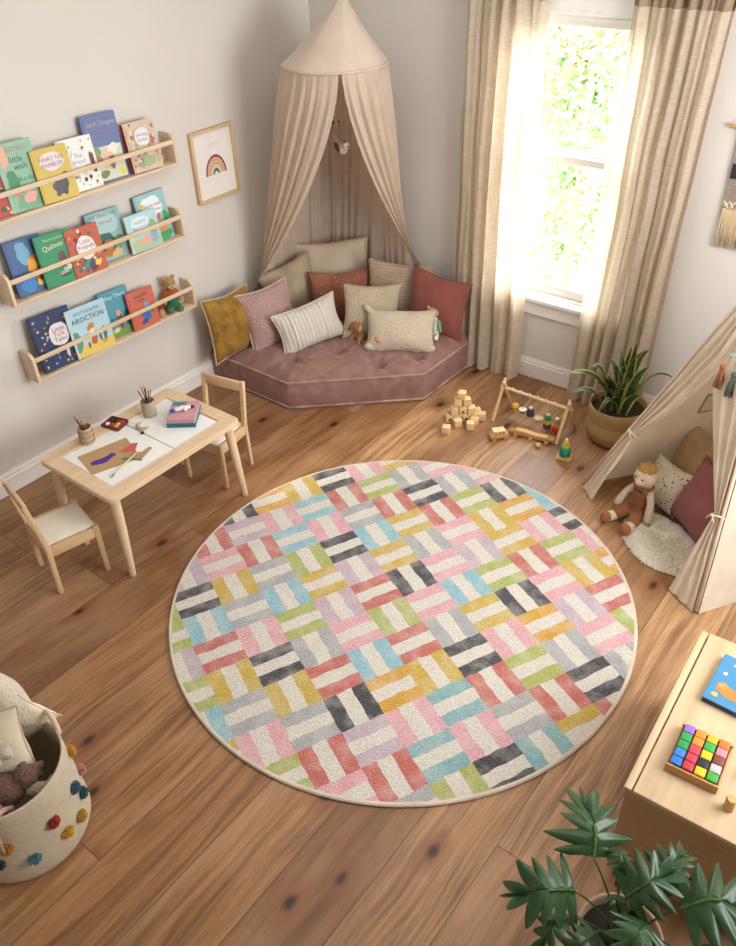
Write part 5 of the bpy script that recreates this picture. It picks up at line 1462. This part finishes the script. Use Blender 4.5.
def philodendron():
    cx_, cy_ = 3.468, -2.885
    root = empty('philodendron_plant', (cx_, cy_, 0), 'leafy philodendron with deeply lobed glossy leaves in a pale pot by the wooden chest', 'potted plant')
    b = bm_new(); lathe(b, [(0, .001), (.085, .001), (.095, .01), (.112, .27), (.113, .285), (.108, .288), (.104, .28), (.10, .22)], 48, (cx_, cy_, 0)); link('pot', b, plain('a88c6e', .7), root, smooth='all')
    b = bm_new(); lathe(b, [(0, .250), (.06, .252), (.1025, .246)], 40, (cx_, cy_, 0)); link('soil', b, plain('2a1e16', .95), root)
    m = leaf_mat('philodendron_leaf', '1a361a', hi='34582c', rough=.36)
    st = plain('3f5a2c', .5)
    NL = 5
    def lobed(base, tip, W, roll=0., arch=.04, seed=0):
        base, tip = V(base), V(tip); L = (tip-base).length; d = (tip-base).normalized(); sd = d.cross(V((0, 0, 1))).normalized()
        sd = (Matrix.Rotation(roll, 3, d) @ sd); n = sd.cross(d).normalized()
        b = bmesh.new(); ly = b.verts.layers.float_vector.new('luv'); nu, nv = 8, 84; rows = {}
        for s in (-1, 1):
            for j in range(nv+1):
                t = j/nv; ph = t*NL+.25; fr = ph % 1; env = max(0., math.sin(PI*min(1, (t+.10)/1.10)**.62))**.75
                lob = (1-abs(2*fr-1)**1.15)**.85
                w = W*.60*env*(.36+.64*lob)*(1+.10*math.sin(seed*1.7+t*11))*(1+.12*math.sin(seed+int(ph)*2.1))
                for i in range(nu+1):
                    u = i/nu; lean = (.16+.42*(t-.30))*W*u*(.4+.6*lob)
                    pos = base+d*(t*L+lean)+sd*s*u*w+n*(math.sin(PI*t)*arch-u*u*w*.22+.0015*math.sin(fr*2*PI)*u+.003*math.sin(seed+t*9+u*3))
                    if i == 0 and s == 1: v = rows[(-1, j)][0]
                    else: v = b.verts.new(pos); v[ly] = (s*u, t, 0)
                    rows.setdefault((s, j), []).append(v)
            for j in range(nv):
                r0, r1 = rows[(s, j)], rows[(s, j+1)]
                for i in range(nu): b.faces.new((r0[i], r0[i+1], r1[i+1], r1[i]))
        link('leaf', b, m, root, smooth='all')
    specs = [((3.345, -2.845, .485), (3.268, -2.745, .50), .19, .25), ((3.345, -2.945, .47), (3.240, -3.03, .46), .165, -.3), ((3.362, -2.985, .42), (3.335, -3.09, .40), .085, 0.2),
             ((3.455, -2.90, .50), (3.515, -2.80, .52), .15, .2), ((3.575, -2.84, .50), (3.700, -2.76, .50), .22, -.1), ((3.385, -2.79, .49), (3.425, -2.86, .47), .06, 0.),
             ((3.495, -2.80, .46), (3.525, -2.70, .47), .11, .1), ((3.530, -2.93, .50), (3.510, -3.03, .51), .13, .1), ((3.430, -2.995, .45), (3.400, -3.08, .43), .09, -.2),
             ((3.60, -2.93, .48), (3.69, -3.00, .48), .17, .2), ((3.43, -2.89, .40), (3.46, -2.92, .44), .06, 0.)]
    rr = random.Random(8)
    for k, (ba, tp, W, ro) in enumerate(specs):
        lobed(ba, tp, W, ro, seed=k)
        ba = V(ba); o = V((cx_+rr.uniform(-.03, .03), cy_+rr.uniform(-.03, .03), .248))
        p1 = o.lerp(ba, .35)+V((0, 0, .06)); pts = [(o*(1-t)**2+p1*2*t*(1-t)+ba*t*t) for t in [q/10 for q in range(11)]]
        b = bm_new(); tube(b, pts, [.0042-.002*q/10 for q in range(11)], 7); link('stem', b, st, root, smooth='all')
philodendron()

# ------------------------------------------------------------------ wooden chest with its toys
CM = T(3.314, -2.556, 0) @ R(math.radians(2.7))
def chest():
    root = empty('toy_chest', (0, 0, 0), 'low pine toy chest with a blue book and colour cubes on it', 'toy chest', matrix=CM)
    w, l, h = .44, .705, .42; pine = wood('cbb08c', 'y', scale=.6); px = wood('b3946f', 'x', scale=.6)
    b = bm_new(); box(b, (w/2, .010, h/2-.008), (w-.012, .020, h-.016), bevel=.002); link('front_panel', b, px, root, inv=False)
    b = bm_new(); box(b, (w/2, l-.010, h/2-.008), (w-.012, .020, h-.016), bevel=.002); link('rear_panel', b, px, root, inv=False)
    for x in (.016, w-.016):
        b = bm_new(); box(b, (x, l/2, h/2-.008), (.020, l-.042, h-.016), bevel=.002); link('side_panel', b, pine, root, inv=False)
    b = bm_new(); box(b, (w/2+.0125, l/2, h-.007), (w-.0275, l+.012, .016), bevel=.003); link('lid', b, wood('d0b592', 'y', scale=.6), root, inv=False)
    b = bm_new(); box(b, (.010, l/2, h-.007), (.022, l+.012, .016), bevel=.003); link('edge_strip', b, pine, root, inv=False)
    b = bm_new(); lathe(b, [(0, 0), (.008, 0), (.009, .006), (0, .010)], 14, (.004, .03, h-.05), R(-PI/2, 'Y')); link('peg', b, px, root, inv=False)
chest()
CH_ = .4215
def on_chest():
    z0 = CH_
    Mt = T(3.452, -2.352, z0) @ R(math.radians(4))
    root = empty('cube_tray', (0, 0, 0), 'small wooden tray holding rows of coloured cubes on the pine chest', 'tray', matrix=Mt)
    w, l = .138, .160; tw = wood('c08f5a', 'x')
    b = bm_new(); box(b, (0, 0, .004), (w, l, .008), bevel=.001); link('base', b, tw, root, inv=False)
    b = bm_new(); box(b, (0, -l/2-.003, .016), (w+.012, .007, .032), bevel=.0015); link('front_edge', b, tw, root, inv=False)
    b = bm_new(); box(b, (0, l/2+.003, .012), (w+.012, .006, .024), bevel=.0015); link('rear_edge', b, tw, root, inv=False)
    for s in (-1, 1):
        b = bm_new(); box(b, (s*(w/2+.003), 0, .008), (.006, l, .016), bevel=.0015); link('side_edge', b, tw, root, inv=False)
    cols = [['8a62b8', 'd9822e', 'd9a630', 'd0702a'], ['2f8f4a', 'd9822e', '2f9a44', 'cf7f86'], ['2c8a46', 'c2404a', 'd8b52c', '7a3f36'], ['2f74bc', 'b83444', '20242c', 'b0aeb0'], ['2468b4', 'b02e3a', 'd6b21e', '3f9a34']]
    nm = {'8a62b8': 'purple', 'd9822e': 'orange', 'd9a630': 'golden yellow', 'd0702a': 'deep orange', '2f8f4a': 'green', '2f9a44': 'bright green', 'cf7f86': 'pink', '2c8a46': 'green', 'c2404a': 'rose red', 'd8b52c': 'yellow', '7a3f36': 'brown',
          '2f74bc': 'blue', 'b83444': 'red', '20242c': 'black', 'b0aeb0': 'grey', '2468b4': 'deep blue', 'b02e3a': 'dark red', 'd6b21e': 'yellow', '3f9a34': 'grass green'}
    rown = ['back row', 'second row from the back', 'middle row', 'second row from the front', 'front row']
    S = .0295; rr = random.Random(2)
    for j in range(5):
        for i in range(4):
            c = cols[j][i]; x = (i-1.5)*(S+.0045); y = (2-j)*(S+.0022)
            b = bm_new(); box(b, (0, 0, S/2), (S, S, S), bevel=.0022)
            o = link('colour_cube', b, plain(c, .42), None, origin=(0, 0, 0)); o.matrix_basis = Mt @ T(x, y, .0084+(.004 if (i+j) % 3 == 0 else 0)*0) @ R(rr.uniform(-.03, .03))
            tag(o, nm[c]+' wooden cube in the '+rown[j]+' of the tray', 'toy cube', 'coloured cubes in the tray')
    # bear book
    M = T(3.380, -2.140, z0) @ R(math.radians(0))
    w, l, d = .215, .215, .022
    root = empty('picture_book', (0, 0, 0), 'bright blue bear picture book lying on the pine chest', 'book', None, matrix=M)
    b = bm_new(); box(b, (w/2, l/2, .0015), (w, l, .003), bevel=.0008, seg=1); box(b, (w/2, l/2, d-.0015), (w, l, .003), bevel=.0008, seg=1); link('cover', b, plain('4480a8', .35), root, inv=False)
    b = bm_new(); box(b, (w/2, l/2+.002, d/2), (w-.008, l-.008, d-.006)); link('pages', b, plain('6d4f3a', .8), root, inv=False)
    b = bm_new(); box(b, (.0012, l/2, d/2), (.003, l, d), bevel=.0008, seg=1); link('spine', b, plain('9cc0d6', .4), root, inv=False)
    pics = [('b07a3c', .115, .175, .040, .032, .3), ('e2ddd2', .118, .115, .034, .044, .25), ('b07a3c', .075, .058, .055, .022, .45, -.25), ('c08a48', .040, .078, .016, .013, .3), ('8f5f2c', .155, .08, .03, .022, .4), ('e9e2d2', .150, .185, .018, .018, .4), ('2f3f52', .105, .125, .004, .004, 0), ('2f3f52', .128, .125, .004, .004, 0), ('e8e2cc', .05, .18, .008, .006, .5), ('e8e2cc', .03, .13, .006, .006, .5), ('d9b25a', .03, .03, .012, .008, .5)]
    b = bm_new(); cs = []
    for k, p in enumerate(pics):
        if p[0] not in cs: cs.append(p[0])
        blobshape(b, p[1], p[2], p[3], p[4], d+.0001+k*.00012, cs.index(p[0]), wob=p[5], seed=k*2.1, rot=p[6] if len(p) > 6 else 0)
    link('cover_picture', b, [plain(c, .4) for c in cs], root, smooth=False, inv=False)
    b = bm_new(); lathe(b, [(0, 0), (.0135, 0), (.0145, .0015), (.0145, .046), (.0125, .050), (0, .051)], 24)
    o = link('wooden_cylinder', b, wood('cfa46c', 'z', scale=2.), None, origin=(0, 0, 0)); o.location = (3.574, -2.455, z0); tag(o, 'short upright wooden cylinder at the near edge of the pine chest', 'toy block')
    b = bm_new(); ball(b, (0, 0, .017), .017); o = link('wooden_ball', b, wood('e6cda0', 'x', scale=2.), None, origin=(0, 0, 0)); o.location = (3.582, -2.325, z0); tag(o, 'pale wooden ball on the pine chest beside the cube tray', 'wooden ball')
on_chest()

# ------------------------------------------------------------------ pompom basket and what is in it
def pom_basket():
    cx_, cy_ = 1.722, -3.612
    root = empty('pompom_basket', (cx_, cy_, 0), 'big cream rope basket covered in coloured pompoms', 'basket')
    prof = [(0, .001), (.17, .001), (.197, .008), (.208, .035), (.207, .09), (.201, .2), (.195, .33), (.195, .356), (.191, .360), (.187, .356), (.186, .33), (.192, .2), (.198, .09), (.196, .03), (0, .02)]
    b = bm_new(); lathe(b, prof, 80, (cx_, cy_, 0)); link('basket_body', b, basket_mat('d9ccb6', 'b8a88f', 130), root, smooth='all')
    for a in (1.60, 1.60+PI):
        b = bm_new(); pts = []
        for k in range(15):
            t = k/14; aa = a+(-.26+.52*t); r = .195+.004*math.sin(PI*t); pts.append((cx_+r*math.cos(aa), cy_+r*math.sin(aa), .342+.060*math.sin(PI*t)))
        tube(b, pts, .0085, 8); link('handle', b, fabric('cbb89c', bump=.5), root, smooth='all')
    def rad(z): return .208 if z < .05 else .208-(z-.05)*.05
    rr = random.Random(6)
    poms = [('c8902e', 1.16, .285), ('3d6478', .68, .225), ('2f5c60', .80, .155), ('b8922f', .52, .115), ('a8352c', .08, .22), ('c99a2c', .20, .13), ('b5792a', -.64, .22), ('4f7d86', -.36, .13), ('2c4452', -.85, .15), ('cf8a86', 1.18, .17), ('c8902e', 2.6, .2), ('4f7d86', 2.0, .15), ('a8352c', 3.6, .2), ('c8902e', -1.6, .14)]
    nmz = {'c8902e': 'mustard', '3d6478': 'blue', '2f5c60': 'dark teal', 'b8922f': 'ochre', 'a8352c': 'red', 'c99a2c': 'yellow', 'b5792a': 'tan orange', '4f7d86': 'blue green', '2c4452': 'navy', 'cf8a86': 'pink'}
    for c, a, z in poms:
        r0 = rad(z)+.004; b = bmesh.new(); ctr = V((cx_+r0*math.cos(a), cy_+r0*math.sin(a), z)); out = V((math.cos(a), math.sin(a), .1)).normalized()
        for k in range(170):
            d = V((rr.gauss(0, 1), rr.gauss(0, 1), rr.gauss(0, 1))).normalized()
            if d.dot(out) < -.1: d = -d
            L = .0235*rr.uniform(.75, 1.); s = d.orthogonal().normalized()*.0026; s2 = d.cross(s).normalized()*.0026; q = ctr+d*L; q.z -= .002
            v = [b.verts.new(ctr+d*.004+s*.6), b.verts.new(ctr+d*.004-s*.3+s2*.5), b.verts.new(ctr+d*.004-s*.3-s2*.5)]; w_ = [b.verts.new(q+s), b.verts.new(q-s*.5+s2*.8), b.verts.new(q-s*.5-s2*.8)]
            for i in range(3): b.faces.new((v[i], v[(i+1) % 3], w_[(i+1) % 3], w_[i]))
            b.faces.new(w_)
        bmesh.ops.recalc_face_normals(b, faces=b.faces)
        tag(link('pompom', b, fabric(c, var=.2), root, smooth=False), nmz[c]+' wool pompom', None)
pom_basket()
cushion('basket_cushion', 'round topped cream fleece cushion sticking out highest at the rear of the pompom basket', (1.560, -3.510, .45), .40, -.15, .25, .25, .30, .10, fabric('d6c7b2', c2='e2d6c4', fluff=120.), 31, None, pinch=.02, group=None)
cushion('basket_cushion', 'ivory linen cushion with crimped upper seam standing in the pompom basket', (1.655, -3.590, .365), .70, .30, .12, .25, .28, .08, fabric('d3c4ab', c2='c8b89e'), 32, fabric('bfae94'), .003, group=None)
cushion('basket_cushion', 'cream cushion corner poking out over the basket rim beside the handle', (1.645, -3.470, .375), .85, .0, .62, .17, .17, .035, fabric('d8cab4', c2='e0d4c0'), 33, fabric('cdbda4'), .0025, group=None)
def basket_toys():
    root = empty('plush_rabbit', (1.760, -3.63, .275), 'brown fleecy plush animal lying in the pompom basket', 'plush toy', rz=.5)
    b = bm_new(); ball(b, (-.01, -.01, .02), .062, (1.25, .9, .8)); ball(b, (.06, .03, .045), .038); cap(b, (.03, .06, .05), (.0, .105, .085), .018, .014); cap(b, (.075, .05, .06), (.085, .075, .05), .015, .012)
    for s in (-1, 1): cap(b, (-.05, s*.035, .01), (-.09, s*.05, .0), .022, .018)
    bb = remesh(b, .005, 2, disp=.003, dscale=90.); link('body', bb, fabric('7a5a4c', c2='6a4a3e', fluff=110.), root, smooth='all', inv=False)
    b = bm_new(); cap(b, (.015, -.075, .055), (.05, -.09, .03), .011, .009); link('ear', remesh(b, .003, 2), fabric('8a6659'), root, smooth='all', inv=False)
    b = bm_new(); ball(b, (.0, .112, .092), .012, sub=2); link('tail', b, fabric('6b4f44', fluff=120.), root, smooth='all', inv=False)
    root = empty('felt_star', (1.725, -3.590, .405), 'white felt star toy lying on top of the brown plush in the pompom basket', 'toy', rz=.3)
    b = bmesh.new(); n = 10; R_ = [(.062 if k % 2 == 0 else .034) for k in range(n)]; top, bot = [], []
    for k in range(n*4):
        a = 2*PI*k/(n*4); i = k//4; f = (k % 4)/4; r = R_[i]*(1-f)+R_[(i+1) % n]*f
        top.append((r*math.cos(a), r*math.sin(a)))
    vs = [b.verts.new((x, y, 0)) for x, y in top]; c1 = b.verts.new((0, 0, .018)); c2 = b.verts.new((0, 0, -.014))
    m1 = [b.verts.new((x*.6, y*.6, .014)) for x, y in top]; m2 = [b.verts.new((x*.6, y*.6, -.011)) for x, y in top]
    N = len(top)
    for i in range(N):
        j = (i+1) % N; b.faces.new((vs[i], vs[j], m1[j], m1[i])); b.faces.new((m1[i], m1[j], c1)); b.faces.new((vs[j], vs[i], m2[i], m2[j])); b.faces.new((m2[j], m2[i], c2))
    b.transform(R(.45, 'X') @ R(-.25, 'Y')); link('body', b, fabric('d8cfbb', fluff=150.), root, smooth='all', inv=False)
    root = empty('plush_mouse', (1.842, -3.570, .27), 'small pale cream plush tucked against the inner side of the pompom basket', 'plush toy', rz=.9)
    b = bm_new(); ball(b, (0, 0, .02), .026, (1.5, .8, .9)); ball(b, (.04, 0, .03), .017); ball(b, (.045, .012, .046), .008, sub=2); ball(b, (.045, -.012, .046), .008, sub=2)
    link('body', remesh(b, .003, 2), fabric('c9bb98', fluff=130.), root, smooth='all', inv=False)
    b = bm_new(); tube(b, [(1.840, -3.66, .30), (1.862, -3.69, .345), (1.884, -3.722, .372), (1.893, -3.738, .35), (1.900, -3.745, .30), (1.906, -3.748, .245)], [.008, .009, .009, .009, .008, .006], 8)
    o = link('fabric_strap', b, fabric('b58a80'), None, smooth='all', origin=(1.85, -3.76, .33)); tag(o, 'dusty pink fabric strap hanging over the near rim of the pompom basket', 'strap')
basket_toys()

# ------------------------------------------------------------------ outside the window
def outside():
    b = bm_new(); box(b, (-2, 22, -3.05), (60, 43, .1)); o = link('lawn', b, plain('74786a', .9), None); tag(o, 'pale sunlit garden lawn outside the window', 'lawn', kind='structure')
    lm = leaf_mat('garden_leaf', '48523f', hi='737d69', rough=.6)
    rr = random.Random(77)
    def tree(x, y, zc, rx, rz, n, label, ls):
        root = empty('garden_tree', (x, y, -3.0), label, 'tree', 'garden trees outside the window')
        b = bm_new(); tube(b, [(x, y, -3), (x+.06, y, zc-rz*.5), (x-.05, y+.05, zc+rz*.3)], [.06, .045, .02], 10)
        for k in range(9):
            a = k*2.4; z = zc-rz*.5+k*rz*.11; tube(b, [(x, y, z), (x+math.cos(a)*rx*.75, y+math.sin(a)*rx*.75, z+rz*.35)], [.018, .006], 6)
        link('trunk', b, wood('6b5844', 'z'), root)
        b = bmesh.new(); cl = [V((rr.gauss(0, .45)*rx, rr.gauss(0, .45)*rx, rr.gauss(0, .45)*rz)) for _ in range(46)]
        for k in range(n):
            c = rr.choice(cl); p = V((x, y, zc))+c+V((rr.gauss(0, 1), rr.gauss(0, 1), rr.gauss(0, 1)))*.22*rx*.6
            d = V((rr.gauss(0, 1), rr.gauss(0, 1), rr.gauss(0, 1))).normalized(); s = d.orthogonal().normalized(); L = ls*rr.uniform(.6, 1.3)
            v = [b.verts.new(q) for q in (p-d*L*.5, p+s*L*.28, p+d*L*.5, p-s*L*.28)]; b.faces.new(v)
        o = link('foliage', b, lm, root, smooth=False); o['kind'] = 'stuff'
    tree(-.35, 4.6, .55, .95, 1.1, 4200, 'leafy garden tree closest to the window pane', .10)
    tree(-.70, 7.2, -1.9, 1.15, 1.0, 5200, 'low bushy garden tree seen through the lower sash', .11)
    tree(-2.9, 9.2, -.4, 1.3, 1.6, 5000, 'broad garden tree further out beyond the lawn', .15)
    tree(-1.2, 13.5, -2.0, 2.0, 1.5, 5000, 'rounded far garden tree at the end of the lawn', .18)
outside()
# ------------------------------------------------------------------ light and camera
w = bpy.data.worlds.new('sky'); scn.world = w; w.use_nodes = True
nt = w.node_tree; nt.nodes.clear()
o = nt.nodes.new('ShaderNodeOutputWorld'); bg = nt.nodes.new('ShaderNodeBackground'); bg.inputs[0].default_value = (.93, .975, 1, 1); bg.inputs[1].default_value = 18.
nt.links.new(bg.outputs[0], o.inputs[0])
def area(name, loc, rot, sx, sy, power, col, portal=False):
    l = bpy.data.lights.new(name, 'AREA'); l.shape = 'RECTANGLE'; l.size = sx; l.size_y = sy; l.energy = power; l.color = col
    ob = bpy.data.objects.new(name, l); COL.objects.link(ob); ob.location = loc; ob.rotation_euler = rot
    if portal: l.cycles.is_portal = True
    return ob
area('window_portal', ((WX0+WX1)/2, .16, (WZ0+WZ1)/2), (-PI/2, 0, 0), WX1-WX0, WZ1-WZ0, 1, (1, 1, 1), True)
area('assumed_side_fill', (RX-.04, -1.55, 1.7), (0, PI/2, 0), 1.4, 1.6, 86, (.965, .98, 1))  # assumed light from the right; area light set on a solid, windowless wall
area('rear_fill', (3.0, RY+.05, 1.7), (PI/2, 0, 0), 2.0, 1.6, 5, (.94, .97, 1))  # added fill light on the rear wall, there is no window behind it
area('ceiling_fill', (1.7, -1.7, CH-.06), (0, 0, 0), 1.5, 1.5, 15, (.97, .985, 1))  # added soft overhead fill, not an actual light fitting
sun = bpy.data.lights.new('sun', 'SUN'); sun.energy = 4.; sun.angle = math.radians(2.5); sun.color = (1, .93, .82)
so = bpy.data.objects.new('sun', sun); COL.objects.link(so)
so.rotation_euler = V((-.42, -1.0, -.95)).to_track_quat('-Z', 'Y').to_euler()

cam = bpy.data.cameras.new('camera'); co = bpy.data.objects.new('camera', cam); COL.objects.link(co)
f, p_, y_, r_ = 818.6075, .6439, .6898, -.0434
cyw, syw, cp, sp = math.cos(y_), math.sin(y_), math.cos(p_), math.sin(p_)
fwd = V((-syw*cp, cyw*cp, -sp)); right = V((cyw, syw, 0)); up = right.cross(fwd)
rx = right*math.cos(r_)+up*math.sin(r_); ux = -right*math.sin(r_)+up*math.cos(r_)
Mx = Matrix((rx, ux, -fwd)).transposed().to_4x4(); Mx.translation = V((3.6201, -4.0326, 2.5882))
co.matrix_world = Mx
cam.sensor_fit = 'VERTICAL'; cam.sensor_height = 24; cam.lens = f/946*24; cam.clip_start = .05
scn.camera = co
scn.view_settings.view_transform = 'Standard'; scn.view_settings.look = 'None'; scn.view_settings.gamma = 1
scn.view_settings.use_curve_mapping = False
scn.view_settings.exposure = .13
scn.cycles.use_denoising = True
scn.cycles.max_bounces = 10; scn.cycles.transparent_max_bounces = 12; scn.cycles.diffuse_bounces = 5
scn.cycles.sample_clamp_indirect = 8
